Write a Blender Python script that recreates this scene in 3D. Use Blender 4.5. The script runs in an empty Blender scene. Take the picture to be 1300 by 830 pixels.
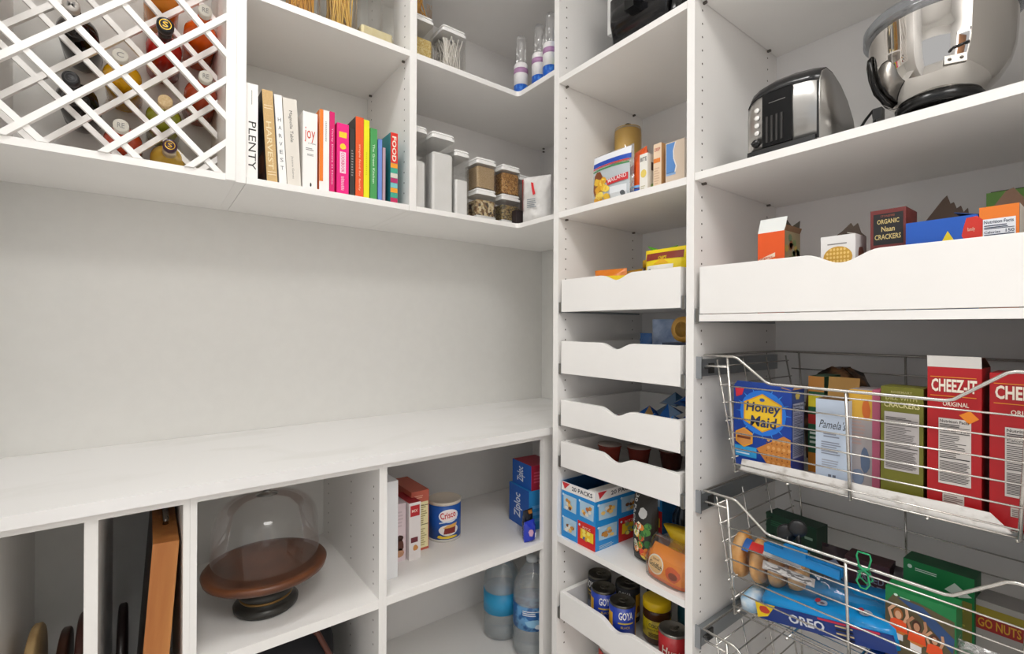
import bpy, math, random
from mathutils import Vector, Matrix
random.seed(7)
SC = bpy.context.scene
COL = SC.collection
PI = math.pi

# ------------------------------------------------------------------ camera, exposure, world, lights
FPX, YAW, PITCH, ROLL, CH = 606.28, .6506, -.0018, .0045, 1.22
Fw = Vector((math.sin(YAW)*math.cos(PITCH), math.cos(YAW)*math.cos(PITCH), -math.sin(PITCH)))
Rt = Vector((math.cos(YAW), -math.sin(YAW), 0)); Up = Rt.cross(Fw)
Rr = Rt*math.cos(ROLL)+Up*math.sin(ROLL); Ur = -Rt*math.sin(ROLL)+Up*math.cos(ROLL)
cam = bpy.data.cameras.new('camera'); cam.sensor_width = 36; cam.lens = FPX/1300*36; cam.clip_start = .01
cam_o = bpy.data.objects.new('camera', cam); COL.objects.link(cam_o)
mw = Matrix((Rr, Ur, -Fw)).transposed().to_4x4(); mw.translation = Vector((0, 0, CH)); cam_o.matrix_world = mw
SC.camera = cam_o
SC.view_settings.view_transform = 'Standard'; SC.view_settings.look = 'None'
SC.view_settings.gamma = 1; SC.view_settings.use_curve_mapping = False
SC.view_settings.exposure = 0.54
SC.cycles.max_bounces = 10; SC.cycles.diffuse_bounces = 6; SC.cycles.glossy_bounces = 5
SC.cycles.transparent_max_bounces = 24; SC.cycles.transmission_bounces = 6
SC.cycles.caustics_reflective = False; SC.cycles.caustics_refractive = False
SC.cycles.sample_clamp_indirect = 4
W = bpy.data.worlds.new('world'); SC.world = W; W.use_nodes = True
W.node_tree.nodes['Background'].inputs[0].default_value = (.95, .97, 1, 1)
W.node_tree.nodes['Background'].inputs[1].default_value = .5
def area(name, loc, size, power, color=(1, .975, .94), rot=(0, 0, 0), size_y=None, shape='DISK'):
    l = bpy.data.lights.new(name, 'AREA'); l.shape = shape; l.size = size; l.energy = power; l.color = color
    if size_y: l.size_y = size_y
    o = bpy.data.objects.new(name, l); COL.objects.link(o); o.location = loc; o.rotation_euler = rot; return o
LAMPS = [(.02, .68, 2.728), (-.05, -.9, 2.728), (-1.2, .1, 2.728)]
LC = (1, .996, .988)
area('ceiling_lamp_light', (LAMPS[0][0], LAMPS[0][1], 2.715), .34, 6.2, LC)
area('ceiling_lamp_light', (LAMPS[1][0], LAMPS[1][1], 2.715), .90, 12.5, LC)  # wide unseen panel, added as soft fill from the rear
area('ceiling_lamp_light', (LAMPS[2][0], LAMPS[2][1], 2.715), .34, 2, LC)
# fill light added in the unseen doorway to lift the shelf undersides
area('doorway_fill', (-.45, -1.36, 1.15), .95, 36, (1, .998, .992), (PI/2, 0, PI), 2.0, 'RECTANGLE')

def at(px, py, X=None, Y=None, Z=None):
    d = Fw+Rr*((px-650)/FPX)-Ur*((py-415)/FPX)
    t = X/d.x if X is not None else Y/d.y if Y is not None else (Z-CH)/d.z
    return Vector((d.x*t, d.y*t, CH+d.z*t))

# ------------------------------------------------------------------ materials
MATS = {}
def lin(h):
    h = h.lstrip('#'); c = [int(h[i:i+2], 16)/255 for i in (0, 2, 4)]
    return [x/12.92 if x <= .04045 else ((x+.055)/1.055)**2.4 for x in c]
def M(h, rough=.5, metal=0, spec=.5):
    k = (h, rough, metal, spec)
    if k not in MATS:
        m = bpy.data.materials.new('paint_%s' % h.lstrip('#')); m.use_nodes = True
        b = m.node_tree.nodes['Principled BSDF']
        b.inputs['Base Color'].default_value = (*lin(h), 1); b.inputs['Roughness'].default_value = rough
        b.inputs['Metallic'].default_value = metal; b.inputs['Specular IOR Level'].default_value = spec
        MATS[k] = m
    return MATS[k]
def noise_mat(name, c1, c2, scale=(5, 5, 5), rough=.4, bump=0, detail=4, lo=.35, hi=.65, metal=0, distort=0):
    if name in MATS: return MATS[name]
    m = bpy.data.materials.new(name); m.use_nodes = True; nt = m.node_tree; b = nt.nodes['Principled BSDF']
    tc = nt.nodes.new('ShaderNodeTexCoord'); mp = nt.nodes.new('ShaderNodeMapping'); mp.inputs['Scale'].default_value = scale
    n = nt.nodes.new('ShaderNodeTexNoise'); n.inputs['Scale'].default_value = 1; n.inputs['Detail'].default_value = detail
    n.inputs['Distortion'].default_value = distort
    r = nt.nodes.new('ShaderNodeValToRGB'); r.color_ramp.elements[0].position = lo; r.color_ramp.elements[1].position = hi
    r.color_ramp.elements[0].color = (*lin(c1), 1); r.color_ramp.elements[1].color = (*lin(c2), 1)
    nt.links.new(tc.outputs['Object'], mp.inputs[0]); nt.links.new(mp.outputs[0], n.inputs[0])
    nt.links.new(n.outputs[0], r.inputs[0]); nt.links.new(r.outputs[0], b.inputs['Base Color'])
    b.inputs['Roughness'].default_value = rough; b.inputs['Metallic'].default_value = metal
    if bump:
        bp = nt.nodes.new('ShaderNodeBump'); bp.inputs['Strength'].default_value = bump; bp.inputs['Distance'].default_value = .002
        nt.links.new(n.outputs[0], bp.inputs['Height']); nt.links.new(bp.outputs[0], b.inputs['Normal'])
    MATS[name] = m; return m
def grain_mat(name, colors, scale=250, rough=.7):
    if name in MATS: return MATS[name]
    m = bpy.data.materials.new(name); m.use_nodes = True; nt = m.node_tree; b = nt.nodes['Principled BSDF']
    tc = nt.nodes.new('ShaderNodeTexCoord'); v = nt.nodes.new('ShaderNodeTexVoronoi'); v.inputs['Scale'].default_value = scale
    sp = nt.nodes.new('ShaderNodeSeparateColor'); r = nt.nodes.new('ShaderNodeValToRGB'); r.color_ramp.interpolation = 'CONSTANT'
    for i, c in enumerate(colors):
        e = r.color_ramp.elements[i] if i < 2 else r.color_ramp.elements.new(i/len(colors))
        e.position = i/len(colors); e.color = (*lin(c), 1)
    bp = nt.nodes.new('ShaderNodeBump'); bp.inputs['Strength'].default_value = .6; bp.inputs['Distance'].default_value = .003; bp.invert = True
    nt.links.new(tc.outputs['Object'], v.inputs['Vector']); nt.links.new(v.outputs['Color'], sp.inputs[0])
    nt.links.new(sp.outputs[0], r.inputs[0]); nt.links.new(r.outputs[0], b.inputs['Base Color'])
    nt.links.new(v.outputs['Distance'], bp.inputs['Height']); nt.links.new(bp.outputs[0], b.inputs['Normal'])
    b.inputs['Roughness'].default_value = rough; MATS[name] = m; return m
def clear_mat(name, tint='#ffffff', gloss=.5, rough=.03, base=.05, milky=0, bump=0):
    if name in MATS: return MATS[name]
    m = bpy.data.materials.new(name); m.use_nodes = True; nt = m.node_tree; nt.nodes.remove(nt.nodes['Principled BSDF'])
    out = nt.nodes['Material Output']; t = nt.nodes.new('ShaderNodeBsdfTransparent'); t.inputs[0].default_value = (*lin(tint), 1)
    g = nt.nodes.new('ShaderNodeBsdfGlossy'); g.inputs['Roughness'].default_value = rough; g.inputs[0].default_value = (1, 1, 1, 1)
    lw = nt.nodes.new('ShaderNodeLayerWeight'); lw.inputs[0].default_value = .30
    ma = nt.nodes.new('ShaderNodeMath'); ma.operation = 'MULTIPLY_ADD'; ma.inputs[1].default_value = gloss; ma.inputs[2].default_value = base*.4
    mx = nt.nodes.new('ShaderNodeMixShader')
    nt.links.new(lw.outputs['Fresnel'], ma.inputs[0]); nt.links.new(ma.outputs[0], mx.inputs[0])
    src = t
    if milky:
        d = nt.nodes.new('ShaderNodeBsdfDiffuse'); d.inputs[0].default_value = (*lin(tint), 1)
        m2 = nt.nodes.new('ShaderNodeMixShader'); m2.inputs[0].default_value = milky
        nt.links.new(t.outputs[0], m2.inputs[1]); nt.links.new(d.outputs[0], m2.inputs[2]); src = m2
    if bump:
        n = nt.nodes.new('ShaderNodeTexNoise'); n.inputs['Scale'].default_value = 35
        bp = nt.nodes.new('ShaderNodeBump'); bp.inputs['Strength'].default_value = bump; bp.inputs['Distance'].default_value = .01
        tc = nt.nodes.new('ShaderNodeTexCoord'); nt.links.new(tc.outputs['Object'], n.inputs[0])
        nt.links.new(n.outputs[0], bp.inputs['Height']); nt.links.new(bp.outputs[0], g.inputs['Normal'])
    nt.links.new(src.outputs[0], mx.inputs[1]); nt.links.new(g.outputs[0], mx.inputs[2]); nt.links.new(mx.outputs[0], out.inputs[0])
    MATS[name] = m; return m
def emit_mat(name, c, s):
    m = bpy.data.materials.new(name); m.use_nodes = True; b = m.node_tree.nodes['Principled BSDF']
    b.inputs['Emission Color'].default_value = (*lin(c), 1); b.inputs['Emission Strength'].default_value = s; return m

WHITE = noise_mat('white_melamine', '#f0eeeb', '#f2f0ed', (9, 9, 9), .40)
BACKP = noise_mat('white_back_panel', '#eceae8', '#eeecea', (9, 9, 9), .5)
WALLM = noise_mat('painted_wall', '#dfdeda', '#e1e0dc', (30, 30, 30), .7, .02)
WALLG = noise_mat('painted_wall_rear', '#e9e8e7', '#ecebea', (30, 30, 30), .7, .05)
CEILM = noise_mat('ceiling_paint', '#ecebe8', '#efeeeb', (30, 30, 30), .8)
FLOORM = noise_mat('oak_floor', '#cfccc8', '#d9d6d2', (3, 40, 3), .45, .1)
QUARTZ = noise_mat('white_quartz', '#e6e5e3', '#ebeae9', (2.2, 5, 3), .22, 0, 8, .38, .46, 0, 1.0)
LINER = noise_mat('scuffed_liner', '#b9b2aa', '#e6e3df', (14, 40, 60), .5, .2, lo=.3, hi=.5); PINM = M('#6f6a64', .4, .6); DARK = M('#2b2a28', .6); HOLE = M('#5d5750', .8); BLACK = M('#0b0b0c', .3); STEEL = M('#c9c6c1', .22, 1)
RUN = M('#a3a8ac', .35, .8); WIRE = M('#cfccc6', .25, .85); LINE = M('#c4c0ba', .6)
GLASS = clear_mat('clear_glass', '#fdfdfd', .55, .02, .045)
PLAST = clear_mat('clear_plastic', '#fcfcfb', .5, .06, .05, .02)
BAGP = clear_mat('clear_bag_film', '#fafafa', .7, .12, .12, .12, .8)
LIDW = clear_mat('frosted_lid', '#f4f4f2', .3, .2, .05, .75)

# ------------------------------------------------------------------ mesh builder
TXT = {}
def text_geo(s, bold):
    k = (s, bold)
    if k not in TXT:
        c = bpy.data.curves.new('t', 'FONT'); c.body = s; c.size = 1; c.resolution_u = 2; c.offset = bold
        o = bpy.data.objects.new('t', c); COL.objects.link(o)
        bpy.context.view_layer.update()
        me = bpy.data.meshes.new_from_object(o.evaluated_get(bpy.context.evaluated_depsgraph_get()))
        vs = [tuple(v.co[:2]) for v in me.vertices]; fs = [tuple(p.vertices) for p in me.polygons]
        bpy.data.objects.remove(o); bpy.data.curves.remove(c); bpy.data.meshes.remove(me)
        x0, x1 = min(v[0] for v in vs), max(v[0] for v in vs); y0, y1 = min(v[1] for v in vs), max(v[1] for v in vs)
        TXT[k] = ([((v[0]-x0)/(x1-x0), (v[1]-y0)/(y1-y0)) for v in vs], fs, (x1-x0)/(y1-y0))
    return TXT[k]
class MB:
    def __init__(s): s.v = []; s.f = []; s.m = []; s.mats = []; s.sm = []; s.T = Matrix()
    def mi(s, m):
        if m not in s.mats: s.mats.append(m)
        return s.mats.index(m)
    def add(s, vs, fs, m, smooth=False):
        n = len(s.v); s.v += [tuple(s.T @ Vector(v)) for v in vs]; i = s.mi(m)
        for f in fs: s.f.append(tuple(n+k for k in f)); s.m.append(i); s.sm.append(smooth)
        return s
    def box(s, x0, x1, y0, y1, z0, z1, m, faces=None):
        x0, x1 = sorted((x0, x1)); y0, y1 = sorted((y0, y1)); z0, z1 = sorted((z0, z1))
        vs = [(x0, y0, z0), (x1, y0, z0), (x1, y1, z0), (x0, y1, z0), (x0, y0, z1), (x1, y0, z1), (x1, y1, z1), (x0, y1, z1)]
        F = {'b': (3, 2, 1, 0), 't': (4, 5, 6, 7), 'f': (0, 1, 5, 4), 'r': (1, 2, 6, 5), 'k': (2, 3, 7, 6), 'l': (3, 0, 4, 7)}
        faces = faces or {}
        for k, f in F.items():
            mm = faces.get(k, m)
            if mm is not None: s.add([vs[i] for i in f], [(0, 1, 2, 3)], mm)
        return s
    def prism(s, poly, a, b, axis, m):   # poly 2d; axis = extruded axis
        def mk(p, t):
            return (t, p[0], p[1]) if axis == 'x' else (p[0], t, p[1]) if axis == 'y' else (p[0], p[1], t)
        n = len(poly); vs = [mk(p, a) for p in poly]+[mk(p, b) for p in poly]
        fs = [tuple(range(n)), tuple(range(2*n-1, n-1, -1))]+[(i, i+n, (i+1) % n+n, (i+1) % n) for i in range(n)]
        return s.add(vs, fs, m)
    def tube(s, pts, r, m, n=8, closed=False):
        P = [Vector(p) for p in pts]; k = len(P); vs = []; fs = []
        prev = None
        for i, p in enumerate(P):
            if closed: d = (P[(i+1) % k]-P[i-1])
            else: d = P[min(i+1, k-1)]-P[max(i-1, 0)]
            d.normalize()
            if prev is None: u = d.orthogonal().normalized()
            else:
                u = prev-d*prev.dot(d); u.normalize()
            prev = u; w = d.cross(u); rr = r[i] if isinstance(r, (list, tuple)) else r
            for j in range(n):
                a = 2*PI*j/n; vs.append(tuple(p+(u*math.cos(a)+w*math.sin(a))*rr))
        for i in range(k if closed else k-1):
            for j in range(n):
                a, b = i*n+j, i*n+(j+1) % n; c, d2 = ((i+1) % k)*n+(j+1) % n, ((i+1) % k)*n+j
                fs.append((a, b, c, d2))
        if not closed: fs += [tuple(range(n-1, -1, -1)), tuple(range((k-1)*n, k*n))]
        return s.add(vs, fs, m, True)
    def lathe(s, prof, m, n=40, c=(0, 0, 0), smooth=True, sx=1, sy=1):
        vs = []; fs = []
        for r, z in prof:
            for j in range(n):
                a = 2*PI*j/n; vs.append((c[0]+r*math.cos(a)*sx, c[1]+r*math.sin(a)*sy, c[2]+z))
        for i in range(len(prof)-1):
            for j in range(n):
                fs.append((i*n+j, i*n+(j+1) % n, (i+1)*n+(j+1) % n, (i+1)*n+j))
        if prof[0][0] > 1e-5: fs.append(tuple(range(n-1, -1, -1)))
        if prof[-1][0] > 1e-5: fs.append(tuple(range((len(prof)-1)*n, len(prof)*n)))
        return s.add(vs, fs, m, smooth)
    def loft(s, rings, m, smooth=True, cap=True):
        n = len(rings[0]); vs = [p for r in rings for p in r]; fs = []
        for i in range(len(rings)-1):
            for j in range(n): fs.append((i*n+j, i*n+(j+1) % n, (i+1)*n+(j+1) % n, (i+1)*n+j))
        if cap: fs += [tuple(range(n-1, -1, -1)), tuple(range((len(rings)-1)*n, len(rings)*n))]
        return s.add(vs, fs, m, smooth)
    def build(s, name, parent=None, loc=None, rotz=0, bevel=0, label=None):
        me = bpy.data.meshes.new(name); me.from_pydata(s.v, [], s.f)
        for m in s.mats: me.materials.append(m)
        me.polygons.foreach_set('material_index', s.m); me.polygons.foreach_set('use_smooth', s.sm); me.update()
        o = bpy.data.objects.new(name, me); COL.objects.link(o)
        if parent: o.parent = parent
        if loc is not None: o.location = loc
        if rotz: o.rotation_euler = (0, 0, rotz)
        if bevel:
            b = o.modifiers.new('bevel', 'BEVEL'); b.width = bevel; b.segments = 2; b.limit_method = 'ANGLE'; b.angle_limit = math.radians(50)
        if label: o['label'] = label
        return o
def tag(o, label, cat, group=None):
    o['label'] = label; o['category'] = cat
    if group: o['group'] = group
    return o
def thing(name, label, cat, loc=(0, 0, 0), rotz=0, group=None, tilt=(0, 0)):
    o = bpy.data.objects.new(name, None); COL.objects.link(o); o.empty_display_size = .02
    o.location = loc; o.rotation_euler = (tilt[0], tilt[1], rotz); return tag(o, label, cat, group)
def struct(o): o['kind'] = 'structure'; return o

class Print:   # flat printing on a face: u to the reader's right, v up
    def __init__(s, mb, o, u, v, w, h, n=None, lift=.0004):
        s.mb = mb; s.o = Vector(o); s.u = Vector(u); s.v = Vector(v); s.w = w; s.h = h
        s.n = Vector(n) if n else s.u.cross(s.v); s.lift = lift
    def P(s, u, v, k): return s.o+s.u*u+s.v*v+s.n*s.lift*k
    def poly(s, pts, m, k=1): s.mb.add([s.P(a, b, k) for a, b in pts], [tuple(range(len(pts)))], m)
    def rect(s, u, v, w, h, m, k=1): s.poly([(u, v), (u+w, v), (u+w, v+h), (u, v+h)], m, k)
    def disc(s, u, v, a, b, m, k=1, n=20): s.poly([(u+a*math.cos(2*PI*i/n), v+b*math.sin(2*PI*i/n)) for i in range(n)], m, k)
    def text(s, t, u, v, w, h, m, k=2, rot=0, bold=.01, shear=0):
        vs, fs, asp = text_geo(t, bold); q = []
        for x, y in vs:
            a, b = x*w+y*h*shear, y*h
            if rot == -90: a, b = b, -a
            elif rot == 90: a, b = -b, a
            elif rot: c_, s_ = math.cos(math.radians(rot)), math.sin(math.radians(rot)); a, b = a*c_-b*s_, a*s_+b*c_
            q.append(s.P(u+a, v+b, k))
        s.mb.add(q, fs, m)
    def lines(s, u, v, w, h, n, m, k=2, jag=.3, t=.5):
        for i in range(n):
            ww = w*(1-random.random()*jag); y = v+h*(n-1-i)/n
            s.rect(u, y, ww, h/n*t, m, k)
    def blotch(s, u, v, a, b, m, k=1, n=11, j=.25):
        s.poly([(u+a*(1-j*random.random())*math.cos(2*PI*i/n), v+b*(1-j*random.random())*math.sin(2*PI*i/n)) for i in range(n)], m, k)
    def facts(s, u, v, w, h, bg=None, ink=None, head=True):
        bg = bg or M('#d9d7d2'); ink = ink or M('#2e2c2b')
        s.rect(u, v, w, h, bg, 2)
        if head: s.text('Nutrition Facts', u+.04*w, v+h*.935, w*.9, h*.045, ink, 3)
        s.rect(u+.04*w, v+h*.86, w*.92, h*.008, ink, 3); s.lines(u+.04*w, v+h*.875, w*.8, h*.05, 2, ink, 3)
        s.text('Calories', u+.04*w, v+h*.80, w*.5, h*.035, ink, 3); s.text('150', u+.7*w, v+h*.80, w*.26, h*.045, ink, 3)
        s.rect(u+.04*w, v+h*.775, w*.92, h*.012, ink, 3)
        s.lines(u+.04*w, v+h*.42, w*.9, h*.34, 12, ink, 3, .5, .38)
        s.rect(u+.04*w, v+h*.39, w*.92, h*.016, ink, 3)
        s.lines(u+.04*w, v+h*.04, w*.92, h*.32, 14, ink, 3, .15, .45)

def grid_cut(b, nx, nz):
    """cut flat printing into a grid so it can be laid on a curved face"""
    import bmesh
    me = bpy.data.meshes.new('cut'); me.from_pydata(b.v, [], b.f); me.polygons.foreach_set('material_index', b.m)
    bm = bmesh.new(); bm.from_mesh(me); xs = [v.co.x for v in bm.verts]; zs = [v.co.z for v in bm.verts]
    for ax, lo, hi, n in ((0, min(xs), max(xs), nx), (2, min(zs), max(zs), nz)):
        for i in range(1, n):
            co = [0, 0, 0]; no = [0, 0, 0]; co[ax] = lo+(hi-lo)*i/n; no[ax] = 1
            bmesh.ops.bisect_plane(bm, geom=bm.verts[:]+bm.edges[:]+bm.faces[:], plane_co=co, plane_no=no)
    bm.verts.index_update(); b.v = [tuple(v.co) for v in bm.verts]; b.f = [tuple(v.index for v in f.verts) for f in bm.faces]
    b.m = [f.material_index for f in bm.faces]; b.sm = [False]*len(b.f); bm.free(); bpy.data.meshes.remove(me)
def wrap(b, fn, nx=14, nz=3):
    grid_cut(b, nx, nz); b.v = [fn(*q) for q in b.v]

def carton(name, label, cat, loc, w, d, h, body, art=None, rotz=0, group=None, faces=None, flaps=None, inner='#8d7a66', bevel=0, tilt=(0, 0)):
    """printed cardboard box; local front is -y, origin at base centre; flaps: list of (side, length, angle_deg, material)"""
    t = thing(name, label, cat, loc, rotz, group, tilt)
    b = MB(); x, y = w/2, d/2
    if flaps is not None:
        b.box(-x, x, -y, y, 0, h, body, dict(faces or {}, t=None))
        im = M(inner, .8); e = .0012
        b.add([(-x+e, -y+e, h), (x-e, -y+e, h), (x-e, y-e, h), (-x+e, y-e, h), (-x+e, -y+e, 0.01), (x-e, -y+e, .01), (x-e, y-e, .01), (-x+e, y-e, .01)],
              [(0, 4, 5, 1), (1, 5, 6, 2), (2, 6, 7, 3), (3, 7, 4, 0), (4, 7, 6, 5)], im)
    else: b.box(-x, x, -y, y, 0, h, body, faces)
    for k, fn in (art or {}).items():
        if k == 'f': p = Print(b, (-x, -y, 0), (1, 0, 0), (0, 0, 1), w, h)
        elif k == 'r': p = Print(b, (x, -y, 0), (0, 1, 0), (0, 0, 1), d, h)
        elif k == 'l': p = Print(b, (-x, y, 0), (0, -1, 0), (0, 0, 1), d, h)
        elif k == 't': p = Print(b, (-x, -y, h), (1, 0, 0), (0, 1, 0), w, d)
        fn(p)
    b.build('box_body', t, bevel=bevel)
    for side, L, ang, m in (flaps or []):
        a = math.radians(ang) if side != 'K' else 0; f = MB(); th = .001
        if side == 'K':
            f.add([(-x+u*w, y, h+v) for u, v in ang]+[(-x+u*w, y+.0015, h+v) for u, v in ang], [tuple(range(len(ang))), tuple(range(2*len(ang)-1, len(ang)-1, -1))], m)
        elif side in 'fk':
            sg = -1 if side == 'f' else 1
            p0 = (sg*y, h); p1 = (sg*y+sg*L*math.cos(a), h+L*math.sin(a))
            nx, nz = -math.sin(a)*th*sg, math.cos(a)*th
            poly = [p0, p1, (p1[0]+nx, p1[1]+nz), (p0[0]+nx, p0[1]+nz)]
            f.add([(-x, q[0], q[1]) for q in poly]+[(x if side == 'f' else x, q[0], q[1]) for q in poly], [(0, 1, 2, 3), (7, 6, 5, 4), (0, 4, 5, 1), (1, 5, 6, 2), (2, 6, 7, 3), (3, 7, 4, 0)], m)
        else:
            sg = -1 if side == 'l' else 1
            p0 = (sg*x, h); p1 = (sg*x+sg*L*math.cos(a), h+L*math.sin(a))
            nx, nz = -math.sin(a)*th*sg, math.cos(a)*th
            poly = [p0, p1, (p1[0]+nx, p1[1]+nz), (p0[0]+nx, p0[1]+nz)]
            f.add([(q[0], -y, q[1]) for q in poly]+[(q[0], y, q[1]) for q in poly], [(0, 1, 2, 3), (7, 6, 5, 4), (0, 4, 5, 1), (1, 5, 6, 2), (2, 6, 7, 3), (3, 7, 4, 0)], m)
        f.build('top_flap', t)
    return t
FR = -PI/2    # rotation of things that face the photographer from the right-hand units

# ------------------------------------------------------------------ dimensions
XF, XB = 1.022, 1.4405
YU, YW, YC, YB = 1.330, 1.680, 1.157, 1.187
P1a, P1b, P2a, P2b = 1.105, 1.127, .636, .656
WR = .020
CT = .898
HZ0 = 1.663

# ------------------------------------------------------------------ the room
def slab(name, x0, x1, y0, y1, z0, z1, m): return struct(MB().box(x0, x1, y0, y1, z0, z1, m).build(name))
RX0, RY0, RZ = -1.9, -1.42, 2.75
slab('floor', RX0-.1, XB+.12, RY0-1.6, YW+.12, -.05, 0, FLOORM)
slab('ceiling', RX0-.1, XB+.12, RY0-.1, YW+.12, RZ, RZ+.05, CEILM)
slab('wall_left', -.45, XB+.12, YW, YW+.1, 0, RZ, WALLM)
slab('wall_right', XB+.012, XB+.12, RY0-.1, YW, 0, RZ, WALLM)
slab('wall_entry', -.45, -.315, .95, YW, 0, RZ, WALLG)
slab('wall_side', RX0-.1, RX0, RY0, .95, 2.3, RZ, WALLG)   # header; wall below left open to let in world fill light
slab('wall_far', RX0, -.45, .95, 1.05, 0, RZ, WALLG)
wb = MB(); wb.box(RX0, -.95, RY0-.1, RY0, 0, RZ, WALLG); wb.box(.05, XB+.012, RY0-.1, RY0, 0, RZ, WALLG); wb.box(-.95, .05, RY0-.1, RY0, 2.08, RZ, WALLG)
struct(wb.build('wall_back'))
tr = MB()
for a, b in ((-1.03, -.95), (.05, .13)): tr.box(a, b, RY0, RY0+.02, 0, 2.16, WHITE)
tr.box(-1.03, .13, RY0, RY0+.02, 2.08, 2.16, WHITE); struct(tr.build('trim_1'))
dr = MB(); dr.box(-.95, -.91, RY0-.92, RY0-.1, .01, 2.07, M('#6d4c33', .5)); d1 = struct(dr.build('door_1'))
hd = MB(); hd.tube([(-.905, RY0-.85, 1.0), (-.86, RY0-.85, 1.0), (-.86, RY0-.73, 1.0)], .009, STEEL); hd.build('door_handle', d1)
slab('baseboard_back', .13, XB-.44, RY0, RY0+.015, 0, .12, WHITE)
for i, (x, y, z) in enumerate(LAMPS):
    t = thing('ceiling_light', ['round recessed ceiling light nearest the corner shelves', 'wide round ceiling panel added for soft light in front of the doorway', 'round recessed ceiling light farthest from the shelves'][i], 'light', (x, y, RZ), 0, 'recessed ceiling lights')
    R_ = .47 if i == 1 else .19; MB().lathe([(R_, 0), (R_+.005, -.012), (R_-.01, -.018), (R_-.015, -.006)], WHITE, 64).build('trim_ring', t)
    MB().lathe([(R_-.015, -.004), (R_-.015, -.008)], emit_mat('lamp_diffuser', '#fff9f0', 3), 64).build('diffuser', t)

# ------------------------------------------------------------------ shared cabinet pieces
def holes(b, axis, plane, sgn, rows, z0, z1, skip=()):
    """dark shelf-pin holes drilled in a panel face"""
    k = math.ceil((z0-HZ0)/.032); z = HZ0+k*.032
    while z < z1:
        for r in rows:
            pts = []
            for i in range(8):
                a = 2*PI*i/8; q, w = r+.0026*math.cos(a), z+.0026*math.sin(a)
                pts.append((q, plane+sgn*.0004, w) if axis == 'y' else (plane+sgn*.0004, q, w))
            b.add(pts, [tuple(range(8))], HOLE)
        z += .032
def pin(parent, x, y, z, axis):
    b = MB()
    if axis == 'y': b.box(x-.003, x+.003, y-.009, y, z-.005, z-.0002, PINM)
    else: b.box(x-.009, x, y-.003, y+.003, z-.005, z-.0002, PINM)
    b.build('shelf_pin', parent)
BV = .0012

# ------------------------------------------------------------------ tall cabinet on the right, narrow drawer column
TOPZ = 2.42
tc_ = thing('tall_cabinet', 'narrow white pantry column with five scooped pull-out drawers', 'cabinet', (0, 0, 0))
def panelY(parent, name, y0, y1, x0, x1, z0, z1, hz=True):
    b = MB(); b.box(x0, x1, y0, y1, z0, z1, WHITE)
    if hz: holes(b, 'y', y0, -1, (1.054, 1.385), .2, TOPZ-.05)
    b.build(name, parent, bevel=0)
panelY(tc_, 'side_panel', P1a, P1b, XF, XB, 0, TOPZ)
panelY(tc_, 'side_panel', P2a, P2b, XF, XB, 0, TOPZ)
MB().box(XB, XB+.008, P2b, P1a, 0, TOPZ, BACKP).build('back_panel', tc_)
MB().box(XF, XB, P2b, P1a, TOPZ-.02, TOPZ, WHITE).build('top_panel', tc_)
for z in (2.0055, 1.583, .570, .13):
    MB().box(XF+.001, XB-.001, P2b+.001, P1a-.001, z-.018, z, WHITE).build('shelf', tc_, bevel=BV)
    if z > 1: 
        for x in (1.054, 1.385): pin(tc_, x, P1a, z-.018, 'y')
def scoop_front(b, y0, y1, z0, z1, yc, hw, dep, x0, x1, m):
    pts = [(y0, z0), (y1, z0), (y1, z1)]
    N = 14
    arc = []
    for i in range(N+1):
        u = -1+2*i/N; s_ = math.cos(u*PI/2)**.8 if abs(u) < 1 else 0
        arc.append((yc-hw*u, z1-dep*(.5+.5*math.cos(PI*u))))
    pts += [p for p in arc] + [(y0, z1)]
    b.prism(pts, x0, x1, 'x', m)
def drawer(parent, y0, y1, z0, z1, yc, hw, dep, depth=.385, lip=False, label=None):
    t = .014
    b = MB(); scoop_front(b, y0, y1, z0+(.0175 if lip else 0), z1, yc, hw, dep, XF, XF+t, WHITE)
    if lip:
        b.box(XF-.001, XF+t, y0, y1, z0, z0+.016, WHITE)
    b.box(XF+t, XF+depth, y0, y0+t, z0+.004, z1, WHITE); b.box(XF+t, XF+depth, y1-t, y1, z0+.004, z1, WHITE)
    b.box(XF+depth-t, XF+depth, y0+t, y1-t, z0+.004, z1, WHITE); b.box(XF+t, XF+depth-t, y0+t, y1-t, z0+.004, z0+.012, WHITE)
    d = b.build('drawer', parent, bevel=BV, label=label)
    for ya, yb in ((y0-.013, y0-.001), (y1+.001, y1+.013)):
        r = MB(); r.box(XF+.002, XF+depth, ya, yb, z0-.002, z0+.03, RUN); r.box(XF+.0015, XF+.004, ya+.002, yb-.002, z0-.004, z0+.030, M('#77756f', .4, .5))
        r.build('runner', d)
    return d
DR = [(1.270, 1.370, 'topmost drawer of the column, food bags showing'), (1.079, 1.179, 'second drawer of the column'), (.918, .997, 'third drawer, blue wrappers inside'), (.790, .868, 'fourth drawer, red cups inside'), (.318, .403, 'lowest drawer holding cans')]
for z0, z1, lb in DR: drawer(tc_, .672, 1.090, z0, z1, .872, .058, .017 if z1 > 1 else .018, label=lb)

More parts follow.
